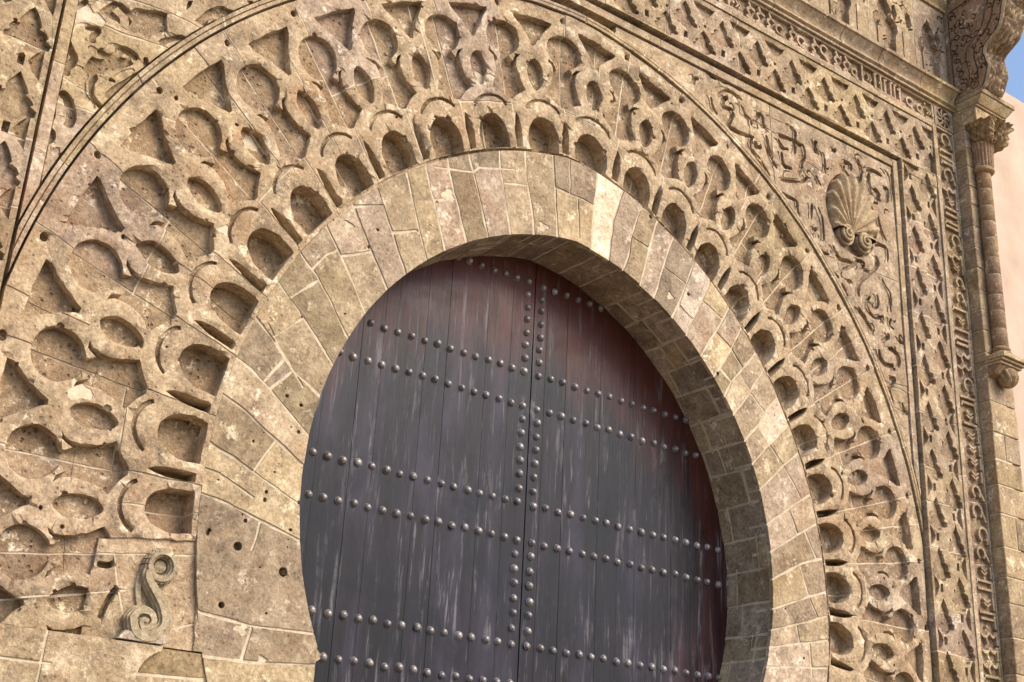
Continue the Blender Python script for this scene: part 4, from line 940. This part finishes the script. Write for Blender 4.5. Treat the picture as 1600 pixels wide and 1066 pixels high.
# ------------------------------------------------------------------ door leaves
ROWZ = [2.57, 2.285, 1.535, 1.255, .5, .22, -.53, -.81, -1.56, -1.84, -2.6, -2.88]
stud_me = None
def stud_mesh():
    pr_ = [(.031, 0), (.031, .003), (.026, .006), (.026, .011), (.023, .019), (.0165, .026), (.008, .03)]; n = 12; vs = []; fs = []
    for r, h in pr_:
        for k in range(n): t = 2*PI*k/n; vs.append((r*math.cos(t), -h, r*math.sin(t)))
    for i in range(len(pr_)-1):
        for k in range(n): fs.append((i*n+k, i*n+(k+1) % n, (i+1)*n+(k+1) % n, (i+1)*n+k))
    fs.append(tuple((len(pr_)-1)*n+k for k in range(n)))
    me = bpy.data.meshes.new('stud'); me.from_pydata(vs, [], fs); me.materials.append(M['iron'])
    me.polygons.foreach_set('use_smooth', [True]*len(fs)); return me
stud_me = stud_mesh()
DY = .5
def leaf_door(sgn, label):
    d = empty('door_leaf', (sgn*1.0, DY, GROUND)); tag(d, label, 'door', 'two leaves of the gate door')
    seams = [0.004, .13, .336, .69, .89, 1.073, 1.454, 1.66, 2.16] if sgn > 0 else [0.004, .21, .432, .781, .97, 1.32, 1.493, 1.75, 2.16]
    for a, b in zip(seams, seams[1:]):
        x0, x1 = sorted((sgn*a, sgn*b)); dy = random.uniform(-.003, .003)
        top = max(curve_r('inner', math.degrees(math.atan2(abs(x), 1.5))) for x in (x0, x1))
        block('plank', x0+.0005, DY+dy*.5, GROUND+.02, x1-.0005, DY+.07, 2.75, 'wood', d, .0012, .0015)
    def stud(x, z):
        # only where the arch leaves the board open
        a = math.degrees(math.atan2(x, z)); r = math.hypot(x, z)
        if z > -1 and r > curve_r('inner', max(-117, min(117, a)))+.06: return
        if z < -1 and abs(x) > 1.8: return
        o = bpy.data.objects.new('stud', stud_me); C.objects.link(o); s = random.uniform(.88, 1.08)
        o.location = (x+random.uniform(-.006, .006), DY+.0015, z+random.uniform(-.006, .006)); o.scale = (s, random.uniform(.85, 1.1), s); o.rotation_euler = (random.uniform(-.2, .2), random.uniform(0, 6.28), random.uniform(-.12, .12)); adopt(o, d)
    for z in ROWZ:
        for i in range(18): stud(sgn*(.07+(.119 if sgn > 0 else .1135)*i), z)
    for z0, z1 in ((2.285, 1.535), (1.255, .5), (.22, -.53), (-.81, -1.56), (-1.84, -2.6)):
        n = 7 if z0 > -.7 else 6
        for i in range(1, n): stud(sgn*.07, z0+(z1-z0)*i/n)
    return d
dl = leaf_door(-1, 'left leaf of the dark purple-grey plank door, studded with round nails')
dr = leaf_door(1, 'right leaf of the dark purple-grey plank door, studded with round nails')
# iron fittings at mid height of the left leaf
for x in (-.23, -.12):
    v, f = tube([(x, DY-.0, -.86), (x, DY-.04, -.865), (x, DY-.045, -.91), (x, DY-.0, -.93)], [.02, .024, .022, .018], 9); mesh_obj('hasp', v, f, 'iron', dl, 60)

# ------------------------------------------------------------------ plastered wall beyond
wl_ = mesh_obj('plaster_wall', [(4.8, 3.5, GROUND), (40, 3.5, GROUND), (40, 3.5, 10.63), (4.8, 3.5, 10.63), (4.8, 4.2, GROUND), (40, 4.2, GROUND), (40, 4.2, 10.63), (4.8, 4.2, 10.63)], [(0, 1, 2, 3), (4, 7, 6, 5), (3, 2, 6, 7), (0, 3, 7, 4), (1, 5, 6, 2)], 'pink', None, 0)
tag(wl_, 'smooth pinkish plastered wall rising beyond the slim column at the right edge', 'wall')
